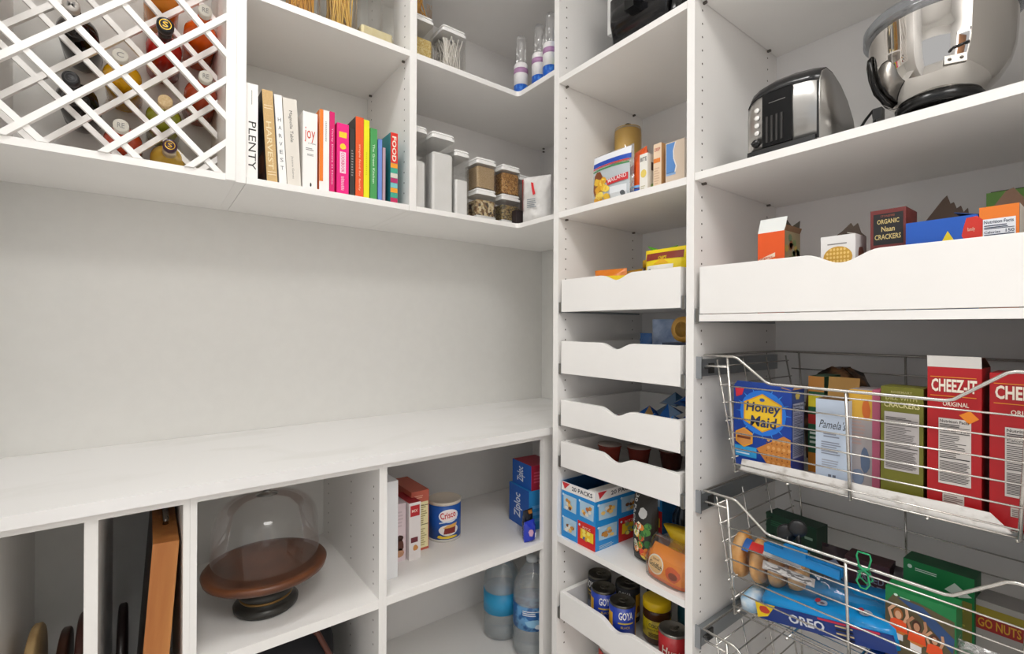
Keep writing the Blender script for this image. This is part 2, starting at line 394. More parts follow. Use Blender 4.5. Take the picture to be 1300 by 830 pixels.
# ------------------------------------------------------------------ wide cabinet right of it
wc = thing('wide_cabinet', 'wide white pantry cabinet with appliance shelf and long scooped drawer', 'cabinet', (0, 0, 0))
MB().box(XF, XB, WR-.02, WR, 0, TOPZ, WHITE).build('side_panel', wc)
MB().box(XB, XB+.008, WR, P2a, 0, TOPZ, BACKP).build('back_panel', wc)
MB().box(XF, XB, WR, P2a-.001, TOPZ-.02, TOPZ-.001, WHITE).build('top_panel', wc)
for z in (2.022, 1.587, .13):
    th = .018 if z != 1.587 else .0175
    MB().box(XF+.001, XB-.001, WR+.001, P2a-.001, z-th, z, WHITE).build('shelf', wc, bevel=BV)
    if z > 1:
        for x in (1.058, 1.385): pin(wc, x, P2a, z-th, 'y')
drawer(wc, .034, .6215, 1.237, 1.364, .336, .060, .020, lip=True, label='long drawer with one scooped hand hold')
# runners of the wire baskets
for z in (1.128, .812, .494):
    for s_, ya in ((-1, P2a), (1, WR)):
        r = MB(); y1 = ya+s_*.014; r.box(XF+.012, XB-.02, min(ya+s_*.001, y1), max(ya+s_*.001, y1), z-.020, z+.020, RUN)
        r.box(XF+.010, XF+.014, min(ya, y1), max(ya, y1), z-.026, z+.026, M('#9a9ea2', .4, .6))
        r.lathe([(.008, -.002), (.008, .002)], DARK, 12, (XF+.03, y1, z)); r.box(XF+.04, XF+.06, min(y1, y1+s_*.004), max(y1, y1+s_*.004), z-.014, z+.010, DARK)
        r.build('runner', wc)

# ------------------------------------------------------------------ wire baskets
def basket(zt, label, liner):
    t = thing('wire_basket', label, 'basket', (0, 0, 0), 0, 'sliding wire baskets')
    ya, yb, x0, x1 = .614, .042, 1.032, 1.408; zb = zt-.250; dz = .050
    r = MB(); w = .0030
    r.tube([(x0, ya, zt), (x0, .545, zt), (x0, .535, zt-.003), (x0, .475, zt-dz), (x0, .465, zt-dz-.003), (x0, .191, zt-dz-.003), (x0, .181, zt-dz), (x0, .121, zt-.003), (x0, .111, zt), (x0, yb, zt),
            (x1, yb, zt), (x1, ya, zt)], w, WIRE, 8, True)
    r.build('rim_wire', t)
    # posts: tapered sides, front and back
    for yt, ybm in ((.560, .543), (.331, .325), (.097, .108)):
        p = MB(); p.tube([(x0+.002, yt, zt-(0 if yt != .331 else dz)), (x0+.006, ybm, zb-.004)], .0030, WIRE); p.build('front_post', t)
        p = MB(); p.tube([(x1-.002, yt, zt), (x1-.006, ybm, zb)], .0024, WIRE); p.build('back_post', t)
    g = MB(); q = .0017
    for i, dzr in enumerate((.066, .100, .135, .168, .202, .236)):
        f = dzr/.25; ys, ye = .580-.036*f, .076+.034*f
        g.tube([(x0+.002, ys, zt-dzr), (x0+.002, ye, zt-dzr)], q, WIRE, 6)
    g.build('front_wires', t)
    g = MB()
    for i, dzr in enumerate((.045, .09, .135, .18, .225)):
        f = dzr/.25
        g.tube([(x1-.004, .585-.04*f, zt-dzr), (x1-.004, .07+.04*f, zt-dzr)], q, WIRE, 6)
    g.build('back_wires', t)
    for sgn, (yt, ym) in ((1, (.590, .545)), (-1, (.066, .110))):
        g = MB(); g.tube([(x0, yt+sgn*.02, zt-.024), (x0, .560 if sgn > 0 else .097, zt-.024)], .0024, WIRE, 6)
        for dzr in (.024, .066, .105, .145, .185, .225):
            f = dzr/.25; y = yt+(ym-yt)*f; g.tube([(x0+.004, y, zt-dzr), (x1-.004, y, zt-dzr)], q, WIRE, 6)
        for x in (x0+.012, x0+.13, x0+.25, x1-.012): g.tube([(x, yt, zt-.010), (x, ym, zb)], q*1.2, WIRE, 6)
        g.build('side_wires', t)
    g = MB()
    for i in range(13): g.tube([(x0+.008+i*.0295, .543, zb), (x0+.008+i*.0295, .110, zb)], q, WIRE, 6)
    for y in (.543, .435, .325, .215, .110): g.tube([(x0+.004, y, zb-.004), (x1-.004, y, zb-.004)], .0024, WIRE, 6)
    g.build('bottom_grid', t)
    if liner:
        l = MB(); l.prism([(.534, -.004), (.128, -.004), (.116, .002), (.140, .026), (.18, .027), (.30, .025), (.42, .027), (.530, .024)], x0+.0095, x0+.0115, 'x', LINER)
        for k in range(len(l.v)): l.v[k] = (l.v[k][0], l.v[k][1], l.v[k][2]+zb+.002)
        l.box(x0+.0115, x1-.01, .120, .534, zb+.002, zb+.006, LINER)
        lo = l.build('shelf_liner', None); tag(lo, 'white scuffed plastic liner sheet lying in the top wire basket', 'liner')
    return zb
B1 = basket(1.158, 'chrome wire basket holding cracker boxes, topmost of three', True)
B2 = basket(.843, 'chrome wire basket with bagels, cookies and green cookie boxes', False)
B3 = basket(.520, 'lowest chrome wire basket with only its rim corner showing', False)

# ------------------------------------------------------------------ upper cabinets on the left wall
UB0, UB1 = 1.572, 1.5885
UT = 2.42
def panelX(parent, name, x0, x1, y0, y1, z0, z1, hz=None):
    b = MB(); b.box(x0, x1, y0, y1, z0, z1, WHITE)
    if hz: holes(b, 'x', x0, -1, hz, z0+.03, z1-.03)
    b.build(name, parent)
uc1 = thing('wine_cabinet', 'white wall cabinet with diagonal wine lattice', 'cabinet')
panelX(uc1, 'side_panel', -.290, -.268, YU, YW-.001, UB0, UT); panelX(uc1, 'side_panel', .1455, .1665, YU, YW-.001, UB0, UT)
MB().box(-.268, .1455, YU+.001, YW-.001, UB0, UB1, WHITE).build('bottom_panel', uc1, bevel=BV)
MB().box(-.268, .1455, YU, YW-.001, UT-.02, UT, WHITE).build('top_panel', uc1)
def lattice(parent, name, y, th, sw, x0, x1, z0, z1, xo, zo):
    """square lattice of 45 degree slats clipped to the opening"""
    P = .1511
    b = MB()
    for sgn in (1, -1):
        for k in range(-14, 15):
            c = zo - sgn*xo + k*P   # z = sgn*x + c
            o = sw*.7071; yy = y+(0 if sgn == 1 else th*.35); nx, nz = -o*sgn/2, o/2
            A, B_ = x0-.1, x1+.1
            poly = [(A+nx, sgn*A+c+nz), (A-nx, sgn*A+c-nz), (B_-nx, sgn*B_+c-nz), (B_+nx, sgn*B_+c+nz)]
            for ax, lim, keep in ((0, x0, 1), (0, x1, -1), (1, z0, 1), (1, z1, -1)):
                out = []
                for i in range(len(poly)):
                    p, q = poly[i], poly[(i+1) % len(poly)]; dp, dq = keep*(p[ax]-lim), keep*(q[ax]-lim)
                    if dp >= 0: out.append(p)
                    if (dp > 0) != (dq > 0) and abs(dp-dq) > 1e-9:
                        k2 = dp/(dp-dq); out.append((p[0]+(q[0]-p[0])*k2, p[1]+(q[1]-p[1])*k2))
                poly = out
                if not poly: break
            if len(poly) > 2: b.prism(poly, yy, yy+th, 'y', WHITE)
    return b.build(name, parent)
lf = lattice(uc1, 'front_lattice', YU-.004, .012, .0125, -.268, .146, UB1, 2.40, -.2, 1.618)
lattice(uc1, 'rear_lattice', 1.497, .011, .0125, -.266, .1445, UB1+.001, 2.40, -.2015, 1.625)
fr = MB(); fr.box(.1455, .1662, YU-.004, YU, UB0+.001, UT, WHITE); fr.build('face_frame', uc1)

uc2 = thing('open_shelf_cabinet', 'white wall cabinet with open shelves above a row of cookbooks', 'cabinet')
panelX(uc2, 'side_panel', .1668, .1885, YU, YW-.001, UB0, UT); panelX(uc2, 'side_panel', .6222, .6445, YU, YW-.001, UB0, UT, (1.367, 1.640))
MB().box(.1895, .6212, YU+.001, YW-.001, UB0, UB1, WHITE).build('bottom_panel', uc2, bevel=BV)
MB().box(.1885, .6222, YU, YW-.001, UT-.02, UT, WHITE).build('top_panel', uc2)
MB().box(.1885, .6222, YU+.001, YW-.001, 2.036, 2.054, WHITE).build('shelf', uc2, bevel=BV)
pin(uc2, .6222, 1.367, 2.036, 'x'); pin(uc2, .6222, 1.640, 2.036, 'x')

XL = 1.038
uc3 = thing('corner_cabinet', 'white corner wall cabinet with L-shaped shelves of clear canisters', 'cabinet')
def lshelf(name, z0, z1):
    r = .012
    pts = [(.645, YU+.001), (XL-r, YU+.001), (XL-r*.3, YU-.003), (XL, YU-r), (XL, P1b+.001), (XB-.001, P1b+.001), (XB-.001, YW-.001), (.645, YW-.001)]
    b = MB(); b.prism(pts, z0, z1, 'z', WHITE); b.build(name, uc3, bevel=BV)
lshelf('bottom_panel', UB0, UB1); lshelf('shelf', 2.036, 2.054); lshelf('top_panel', UT-.02, UT)
MB().box(.645, XB-.001, YW-.006, YW-.001, UB1, UT-.02, BACKP).build('back_panel', uc3)
b = MB(); b.box(XB-.001, XB+.008, P1b+.001, YW-.006, UB1, UT-.02, BACKP); b.build('back_panel', uc3)
pin(uc3, XB-.012, 1.640, 2.036, 'x'); pin(uc3, XB-.012, 1.640, UB0+.45, 'x')

# ------------------------------------------------------------------ base cabinets and worktop
wt = MB(); wt.box(-.300, XB+.010, YC, YW-.001, CT-.024, CT, QUARTZ); wo = wt.build('countertop', None, bevel=.0025)
tag(wo, 'long white quartz countertop with faint veins under the wall cabinets', 'countertop')
bt = CT-.0245
bc1 = thing('tray_cabinet', 'white base cabinet with tall tray slots holding cutting boards', 'cabinet')
def baseX(parent, x0, x1, hz=False): panelX(parent, 'side_panel', x0, x1, YB, YW-.001, 0, bt-.019, (1.225, 1.40, 1.62) if hz else None)
baseX(bc1, -.247, -.225); baseX(bc1, .0585, .0640+.006)
panelX(bc1, 'divider', -.0935, -.0735, YB, YW-.008, .30, bt-.019)
MB().box(-.247, .0700, YB, YW-.001, bt-.019, bt, WHITE).build('top_rail', bc1)
MB().box(-.225, .0585, YB+.002, YW-.001, .282, .300, WHITE).build('bottom_panel', bc1)
bc2 = thing('open_base_cabinet', 'white base cabinet with the glass-domed cake stand on its shelf', 'cabinet')
baseX(bc2, .0702, .0825); baseX(bc2, .4760, .4865, True)
MB().box(.0702, .4865, YB, YW-.001, bt-.019, bt, WHITE).build('top_rail', bc2)
MB().box(.0825, .4760, YB+.001, YW-.001, .4935, .5170, WHITE).build('shelf', bc2, bevel=BV)
MB().box(.0825, .4760, YB+.002, YW-.001, .052, .070, WHITE).build('bottom_panel', bc2)
bc3 = thing('corner_base_cabinet', 'white corner base cabinet with baking boxes above water jugs', 'cabinet')
baseX(bc3, .4867, .4970); 
b = MB(); b.box(1.037, 1.10, YB, YB+.019, 0, bt-.019, WHITE); b.build('filler_stile', bc3); MB().box(1.400, 1.416, YB+.019, YW-.001, 0, bt-.019, WHITE).build('side_panel', bc3)
MB().box(.4867, 1.416, YB, YW-.001, bt-.019, bt, WHITE).build('top_rail', bc3)
b = MB(); b.prism([(.4970, YB+.001), (1.0365, YB+.001), (1.0365, YB+.0195), (1.3995, YB+.0195), (1.3995, YW-.001), (.4970, YW-.001)], .4935, .5170, 'z', WHITE); b.build('shelf', bc3, bevel=BV)
MB().box(.4970, 1.3995, YB+.0195, YW-.001, .050, .068, WHITE).build('bottom_panel', bc3)
MB().box(.4970, 1.3995, YW-.008, YW-.001, .068, .30, BACKP).build('back_rail', bc3)
#CONTENT
# ------------------------------------------------------------------ contents: wine bottles
WB_GROUP = 'bottles lying in the wine lattice'
def bottle(px, py, capm, glassm, label, body_r=.038, neck_r=.0135, cap_art=None, foil=None, liquid=None, y0=1.40, cap_r=None):
    p = at(px, py, Y=y0); t = thing('wine_bottle', label, 'bottle', (p.x, y0, p.z), 0, WB_GROUP)
    cr = cap_r or neck_r+.0012
    R = Matrix.Rotation(-PI/2, 4, 'X'); glassm = liquid or glassm; liquid = None   # local z -> +y
    def L(prof, m, name):
        b = MB(); b.T = R; b.lathe(prof, m, 28); return b.build(name, t)
    L([(cr*.85, 0), (cr, .0015), (cr, .018), (cr*.96, .020)], capm, 'cap')
    zb = .265
    L([(neck_r, .020), (neck_r, .075), (neck_r*1.6, .088), (body_r*.8, .105), (body_r, .122), (body_r, zb-.006), (body_r*.9, zb)], glassm, 'glass_body')
    if liquid: L([(.001, .07), (neck_r*.9, .071), (neck_r*1.5, .089), (body_r*.76, .106), (body_r*.95, .124), (body_r*.95, zb-.01), (.001, zb-.009)], liquid, 'liquid')
    if foil: L([(neck_r+.0006, .019), (neck_r+.0006, .062)], foil, 'foil')
    if cap_art:
        b = MB(); P_ = Print(b, (0, -.0003, 0), (1, 0, 0), (0, 0, 1), .03, .03); cap_art(P_, cr); b.build('cap_emblem', t)
    return t
def emb(m, s='M'):
    def f(P, r): P.text(s, -r*.45, -r*.4, r*.9, r*.8, m, 1)
    return f
def ring_emb(m):
    def f(P, r):
        n = 20
        for i in range(n):
            a, b = 2*PI*i/n, 2*PI*(i+1)/n
            P.poly([(r*.7*math.cos(a), r*.7*math.sin(a)), (r*.7*math.cos(b), r*.7*math.sin(b)), (r*.6*math.cos(b), r*.6*math.sin(b)), (r*.6*math.cos(a), r*.6*math.sin(a))], m)
        P.text('S', -r*.3, -r*.35, r*.6, r*.7, m, 1)
    return f
DG = clear_mat('dark_bottle_glass', '#2a2622', .6, .04, .06, .55); CG = clear_mat('pale_bottle_glass', '#e9e6dd', .6, .04, .07, .04)
GG = clear_mat('green_bottle_glass', '#8f9a3c', .6, .04, .07, .3)
def liq(n, c): return M(c, .15)
grey = M('#8e8b88', .4); capw = M('#d9d5ca', .5); cork = noise_mat('cork', '#cfae7d', '#e0c79c', (200, 200, 200), .8)
bottle(90, 5, M('#b9b4ae', .35, .4), DG, 'dark bottle with silver cap, highest at the left of the lattice', foil=M('#222'if 0 else '#1d1b1a', .4), cap_art=emb(grey))
bottle(89.6, 98.3, M('#18181a', .35), DG, 'dark bottle with black cap at the left of the lattice', cap_art=ring_emb(M('#3c3c3e')), foil=M('#1a1a1c', .4))
bottle(152.7, 69.4, capw, CG, 'bottle of golden wine with white cap in mid lattice', liquid=liq('gold', '#d9a312'), cap_art=emb(grey, 'C'))
bottle(210, 31, M('#17171a', .3), DG, 'bottle with black cap bearing a gold emblem and red label', liquid=liq('red', '#b3261c'), cap_art=ring_emb(M('#c9a13a', .3, .8)), foil=M('#141416', .3), cap_r=.0175)
bottle(260.7, 13, capw, CG, 'bottle of orange wine with white cap, upper right of lattice', liquid=liq('orange', '#e0601a'), cap_art=emb(grey, 'RE'))
bottle(261.4, 96.8, capw, CG, 'bottle of copper wine with white cap beside the right frame', liquid=liq('copper', '#b2482a'), cap_art=emb(grey, 'RE'))
bottle(210, 127.8, cork, GG, 'green bottle with a tan cork in the lattice', liquid=liq('green', '#8c8f22'))
bottle(153.5, 159, capw, CG, 'bottle of red-orange wine with white cap low in the lattice', liquid=liq('redorange', '#b5411f'), cap_art=emb(grey, 'RE'))
bottle(215.9, 184.3, M('#3a1d33', .3), CG, 'bottle of yellow wine with purple foil cap, lowest in the lattice', liquid=liq('yellow', '#c9a33c'), cap_art=ring_emb(M('#c9a13a', .3, .8)), foil=M('#c8b9a0', .3, .5))
bottle(207, -38, capw, CG, 'bottle of amber wine cut off by the top edge of the picture', liquid=liq('amber', '#d98a2b'))

# ------------------------------------------------------------------ cookbooks
BG = 'cookbooks in a row on the wall cabinet shelf'
pages_m = noise_mat('book_pages', '#ece6d8', '#f5f1e7', (3, 3, 400), .8)
def book(label, xl, xr, h, depth, spine, cover=None, lean=0, art=None, cover_art=None, y=1.343, dy=0):
    cover = cover or spine; w = xr-xl
    t = thing('cookbook', label, 'book', ((xl+xr)/2, y+dy, UB1+.0004+abs(math.sin(lean))*w/2), 0, BG, (0, lean))
    c = .0022; x = w/2
    b = MB(); b.box(-x, x, 0, c, 0, h, spine); b.box(-x, -x+c, c, depth, 0, h, cover); b.box(x-c, x, c, depth, 0, h, cover)
    if art: art(Print(b, (-x, 0, 0), (1, 0, 0), (0, 0, 1), w, h, lift=.0003))
    if cover_art: cover_art(Print(b, (-x, depth, 0), (0, -1, 0), (0, 0, 1), depth, h, lift=.0003))
    b.build('cover', t)
    MB().box(-x+c, x-c, c+.001, depth-.004, .003, h-.003, pages_m).build('pages', t)
    return t
K = M('#2b2a29', .6); WH = M('#f3f1ee', .5)
def vtext(s, m, frac=.6, top=.95, length=.7, bold=.01):
    def f(P):
        hh = P.w*frac; P.text(s, (P.w-hh)/2, P.h*top, P.h*length, hh, m, 1, -90, bold)
    return f
def a1(P): P.text('PLENTY', P.w*.22, P.h*.60, P.h*.50, P.w*.62, K, 1, -90, 0); P.rect(P.w*.45, P.h*.78, P.w*.05, P.h*.15, M('#8d8b88'), 1)
book('white cookbook with PLENTY on its spine, against the lattice side', .190, .2165, .238, .20, WH, art=a1)
def a2(P): P.text('HARVEST', P.w*.2, P.h*.66, P.h*.52, P.w*.5, M('#e6d7ae'), 1, -90); [P.rect(P.w*.1, P.h*q, P.w*.8, P.h*.006, M('#efe2c0'), 1) for q in (.08, .11, .80, .83)]
def c2(P): P.rect(P.w*.5, P.h*.02, P.w*.4, P.h*.35, M('#5a3526'), 1); P.blotch(P.w*.7, P.h*.25, P.w*.2, P.h*.12, M('#8a5a3c'), 2)
book('tan-spined cookbook with black cover leaning left', .238, .2625, .232, .20, noise_mat('tan_cloth', '#c8a56f', '#d3b27e', (300, 300, 300), .8), M('#151313', .35), -.055, a2, c2)
def a3(P):
    for i, ch in enumerate('HARVEST'): P.text(ch, P.w*.3, P.h*(.70-i*.09), P.w*.42, P.w*.55, M('#5d6468'), 1, 0, 0)
book('white cookbook with small spaced grey letters down the spine', .2668, .2845, .228, .20, WH, None, -.060, a3)
def a4(P): P.text('Magnolia Table', P.w*.32, P.h*.86, P.h*.36, P.w*.3, M('#4a4744'), 1, -90, 0); P.text('Joanna Gaines', P.w*.36, P.h*.34, P.h*.26, P.w*.18, M('#8d8984'), 1, -90, 0)
book('thick beige cookbook with dark script title, leaning left', .286, .3195, .226, .21, M('#e2dcd2', .8), None, -.055, a4)
RD = M('#d3462d', .5)
def a5(P):
    P.text('joy', P.w*.12, P.h*.60, P.w*.72, P.h*.20, RD, 1, 0, .0); P.text('OF COOKING', P.w*.35, P.h*.585, P.w*.55, P.h*.014, K, 1)
    P.lines(P.w*.2, P.h*.50, P.w*.6, P.h*.04, 2, grey, 1); P.lines(P.w*.3, P.h*.43, P.w*.45, P.h*.03, 2, grey, 1); P.blotch(P.w*.55, P.h*.05, P.w*.07, P.h*.03, K, 1)
book('thick white cookbook with red joy lettering on the spine', .3225, .359, .203, .19, WH, art=a5, dy=-.003)
book('white-spined cookbook with bright orange cover', .3655, .391, .221, .19, WH, M('#ee7e1f', .4), 0, lambda P: (P.lines(P.w*.6, P.h*.62, P.w*.15, P.h*.25, 16, grey, 1), P.rect(0, P.h*.12, P.w*.38, P.h*.88, M('#ee7e1f', .4), 1)))
PK = M('#d8156c', .35); PK2 = M('#ee1f83', .35); YL = M('#f0cf2a', .5)
book('slim magenta cookbook next to the orange-covered one', .3925, .4055, .222, .18, PK, art=vtext('Thirty Dinners at Home', M('#f7c4da'), .4, .8, .7))
def a8(P):
    P.rect(P.w*.18, P.h*.80, P.w*.64, P.h*.08, YL, 1); P.blotch(P.w*.5, P.h*.68, P.w*.3, P.h*.05, YL, 1)
    P.rect(P.w*.25, P.h*.30, P.w*.5, P.h*.30, M('#f6dce8'), 1); P.text('COOKBOOK', P.w*.36, P.h*.59, P.h*.28, P.w*.28, PK, 2, -90); P.lines(P.w*.35, P.h*.06, P.w*.3, P.h*.2, 12, M('#f7c4da'), 1)
book('wide hot-pink cookbook with yellow and white blocks on spine', .412, .4445, .197, .19, PK2, None, 0, a8)
def c9(P):
    P.disc(P.w*.45, P.h*.55, P.w*.35, P.h*.3, M('#e6e1d8'), 1); P.disc(P.w*.45, P.h*.55, P.w*.28, P.h*.24, M('#7d5a38'), 2)
book('dark cookbook with food photograph on its cover', .4475, .4615, .190, .17, M('#33302f', .4), M('#2b2a2c', .3), 0, lambda P: P.lines(P.w*.3, P.h*.3, P.w*.4, P.h*.4, 10, grey, 1), c9)
book('orange-spined cookbook with dark cover', .4640, .4865, .228, .18, M('#ea5a22', .45), M('#3a3634', .4), 0, vtext('simple food for family', M('#f6c9a8'), .3, .66, .58))
book('bright yellow slim cookbook', .4875, .5035, .225, .17, M('#ece81a', .4), art=lambda P: P.lines(P.w*.4, P.h*.3, P.w*.2, P.h*.3, 12, M('#c9c400'), 1))
book('green cookbook with pale title down the spine', .5065, .5265, .206, .17, M('#4a9e57', .5), art=vtext('The Green Kitchen', M('#cfe8cf'), .34, .78, .55))
book('thin cornflower blue cookbook', .5300, .5415, .180, .16, M('#6f8fd6', .5))
book('slim mauve cookbook between blue and teal ones', .5435, .5520, .158, .15, M('#b39aa6', .5), M('#8a6a4e', .5))
def a15(P):
    P.rect(0, P.h*.57, P.w, P.h*.43, M('#dd3226', .4), 1); P.text('FOOD', P.w*.2, P.h*.95, P.h*.36, P.w*.6, M('#f4e9dc'), 2, -90, .03)
    for i, c in enumerate(('#f0a02a', '#3fa98e', '#d8d3c6', '#b8336a', '#7cc6c8', '#f0a02a', '#3fa98e', '#c2285a')): P.rect(0, P.h*(.50-i*.07), P.w, P.h*.065, M(c), 1)
book('teal-covered cookbook with red FOOD spine, last of the row', .5680, .5900, .209, .16, M('#2f8f96', .4), M('#23838c', .4), 0, a15)

# ------------------------------------------------------------------ clear canisters
CGp = 'clear food canisters with white lids'
def canister(name, label, cx, cy, z, w, d, h, content=None, ch=0, lid='#f1f0ee', group=CGp, foot=False, strands=None):
    t = thing(name, label, 'canister', (cx, cy, z), 0, group)
    x, y = w/2, d/2
    def rr(x_, y_, z_, r=.008):
        pts = []
        for qx, qy, a0 in ((1, 1, 0), (-1, 1, 90), (-1, -1, 180), (1, -1, 270)):
            for k in range(4):
                a = math.radians(a0+k*30); pts.append((qx*(x_-r)+r*math.cos(a), qy*(y_-r)+r*math.sin(a), z_))
        return pts
    b = MB(); b.loft([rr(x-.002, y-.002, .001), rr(x, y, .004), rr(x, y, h-.018)], PLAST, False, False); b.add(rr(x-.002, y-.002, .001), [tuple(range(16))], PLAST); b.build('clear_body', t)
    l = MB(); lm = M(lid, .35); l.loft([rr(x+.001, y+.001, h-.020), rr(x+.001, y+.001, h-.012), rr(x-.003, y-.003, h-.011), rr(x-.003, y-.003, h-.006), rr(x, y, h-.005), rr(x-.002, y-.002, h)], lm, False); l.build('lid', t)
    if foot: f = MB(); f.loft([rr(x-.001, y-.001, .0005), rr(x-.0005, y-.0005, .016)], lm, False); f.build('white_base', t)
    if content and not strands:
        c = MB(); c.loft([rr(x-.004, y-.004, .004+(.014 if foot else 0)), rr(x-.004, y-.004, ch*.97), rr(x-.008, y-.008, ch)], content, False); c.build('contents', t)
    if strands:
        c = MB(); rnd = random.Random(label)
        for i in range(strands):
            a = (rnd.uniform(-x+.008, x-.008), rnd.uniform(-y+.008, y-.008)); e = (rnd.uniform(-x+.008, x-.008), rnd.uniform(-y+.008, y-.008))
            c.tube([(a[0], a[1], .006), (e[0], e[1], ch*rnd.uniform(.9, 1))], .0021, content, 5)
        so = c.build('pasta_strands', t); so['kind'] = 'stuff'
    return t
flour = noise_mat('flour', '#f6f5f3', '#faf9f8', (20, 20, 20), .9); Zs = UB1+.0003
canister('tall_canister', 'tall clear canister mostly hidden by the cabinet divider, white contents', .672, 1.46, Zs, .055, .19, .262, flour, .155)
canister('tall_canister', 'tall clear canister filled two thirds with white flour', .755, 1.455, Zs, .082, .19, .258, flour, .195)
canister('canister', 'medium clear canister with white contents right of the tall flour one', .826, 1.45, Zs, .056, .18, .218, flour, .122)
sugar = grain_mat('brown_sugar', ['#b99a6f', '#c4a67c', '#cdb08a'], 700); nuts = grain_mat('mixed_grain', ['#7b5a38', '#c9b184', '#4d3a26', '#e0d0aa', '#9a7a4c'], 130)
gran = grain_mat('granola', ['#a06d2e', '#b98543', '#8a5a24', '#c99a58'], 220); seed = grain_mat('seeds', ['#6a5638', '#8f7a4c', '#4e4630', '#a08a58'], 200)
z2 = Zs+.1085
canister('short_canister', 'short canister of nut mix, below the brown sugar one', .927, 1.405, Zs, .082, .082, .108, nuts, .072, foot=True)
canister('short_canister', 'short canister of brown sugar stacked on the nut mix one', .927, 1.405, z2, .082, .082, .105, sugar, .078)
canister('short_canister', 'short canister of seeds, below the granola one', 1.036, 1.408, Zs, .082, .082, .108, seed, .072, foot=True)
canister('short_canister', 'short canister of golden granola stacked on the seeds one', 1.036, 1.408, z2, .082, .082, .105, gran, .078)
canister('canister', 'clear canister of grey-brown powder beside the white snack bag', 1.135, 1.452, Zs, .075, .085, .208, M('#8f8480', .8), .175)
# upper row
Zu = 2.0543; pasta = M('#e0a22e', .5); pasta2 = M('#ecc05a', .5)
canister('pasta_canister', 'clear canister of orange pasta at the top left, cut by frame', .333, 1.43, Zu, .085, .11, .26, pasta, .20, strands=110)
canister('pasta_canister', 'clear canister of long golden spaghetti on the top shelf', .440, 1.43, Zu, .080, .11, .28, pasta2, .24, strands=110)
canister('canister', 'clear canister with a little cream meal in the bottom', .540, 1.43, Zu, .105, .11, .26, noise_mat('cream_meal', '#e9d9a4', '#efe2b6', (60, 60, 60), .9), .055)
canister('short_canister', 'clear canister of yellow meal under another on the corner shelf', .690, 1.43, Zu, .072, .11, .155, grain_mat('yellow_meal', ['#dcb85e', '#e5c77a', '#efd894'], 300), .085)
canister('short_canister', 'canister of orange noodles stacked on the yellow meal canister', .690, 1.43, Zu+.1555, .070, .10, .12, pasta, .09, strands=40)
canister('pasta_canister', 'clear canister of pale rice noodles on the corner shelf', .812, 1.44, Zu, .090, .10, .168, M('#f5f0e8', .6), .145, strands=110)

# wipes / icing bottles on the corner shelf
for i, (y, x, lb) in enumerate(((1.365, 1.075, 'white bottle with purple band and blue base at the shelf corner'), (1.275, 1.085, 'white bottle with purple band, middle one on the corner shelf'), (1.205, 1.075, 'white bottle with purple band nearest the tall column'))):
    t = thing('icing_bottle', lb, 'bottle', (x, y, Zu), 0, 'icing bottles on the corner shelf')
    r = .026
    MB().lathe([(r*.94, 0), (r, .003), (r, .042)], noise_mat('blue_label', '#1d5fc4', '#4d8be0', (60, 60, 25), .4, lo=.52, hi=.6), 28).build('blue_label', t)
    MB().lathe([(r, .0421), (r, .115), (r*.9, .120), (r*.86, .122)], M('#f0eeee', .35), 28).build('bottle_body', t)
    MB().lathe([(r+.0004, .084), (r+.0004, .102)], M('#b58ab2', .4), 28).build('purple_band', t)
    MB().lathe([(r*.86, .122), (r*.8, .128), (r*.72, .165), (r*.66, .215), (r*.5, .225)], BAGP, 20).build('clear_tip', t)
t = thing('cleaner_bottle', 'blue and lime green bottle beside the tall column edge', 'bottle', (1.082, 1.152, Zu))
MB().lathe([(.020, 0), (.0215, .004), (.0215, .055)], M('#8ccf2c', .4), 24).build('lime_base', t)
MB().lathe([(.0215, .055), (.0215, .15), (.012, .17), (.010, .19)], M('#1f5fae', .4), 24).build('bottle_body', t)

def pouch(name, label, cat, loc, w, h, thick, mat, rotz=0, art=None, group=None, tilt=(0, 0), top_seal=True, crinkle=.0025, lean=0, parts=None, seed=1):
    """a soft pillow bag standing up; local front -y"""
    t = thing(name, label, cat, loc, rotz, group, tilt); rnd = random.Random(seed); b = MB(); N, Mv = 14, 18
    def surf(u, v, s_):
        th = thick/2*(math.sin(PI*min(max(u, 0), 1))**.5)*(1-max(0, (v-.55)/.45)**2)*(min(1, v*6+.3))
        return (-w/2+w*u*(1)+.0, s_*th, h*v)
    jit = {}
    for s_ in (-1, 1):
        vs = []
        for j in range(Mv+1):
            for i in range(N+1):
                u, v = i/N, j/Mv; p = surf(u, v, s_)
                e = 0 if i in (0, N) or j in (0, Mv) else rnd.uniform(-1, 1)*crinkle
                if s_ == 1 and (i in (0, N) or j == Mv): vs.append((p[0], 0 if i in (0, N) else p[1], p[2])); continue
                vs.append((p[0], p[1]+e, p[2]+(0 if j == 0 else e*.3)))
        fs = []
        for j in range(Mv):
            for i in range(N):
                q = (j*(N+1)+i, j*(N+1)+i+1, (j+1)*(N+1)+i+1, (j+1)*(N+1)+i); fs.append(q if s_ < 0 else q[::-1])
        b.add(vs, fs, mat, True)
    b.build('bag_film', t)
    if art:
        a = MB(); P_ = Print(a, (-w/2, 0, 0), (1, 0, 0), (0, 0, 1), w, h, lift=.0007); art(P_)
        grid_cut(a, 12, 14)
        for k, q in enumerate(a.v):
            u, v = (q[0]+w/2)/w, q[2]/h
            th = thick/2*(math.sin(PI*min(max(u, 0), 1))**.5)*(1-max(0, (v-.55)/.45)**2)*(min(1, v*6+.3))
            a.v[k] = (q[0], q[1]-th-crinkle*1.3, q[2])
        a.build('printed_front', t)
    return t
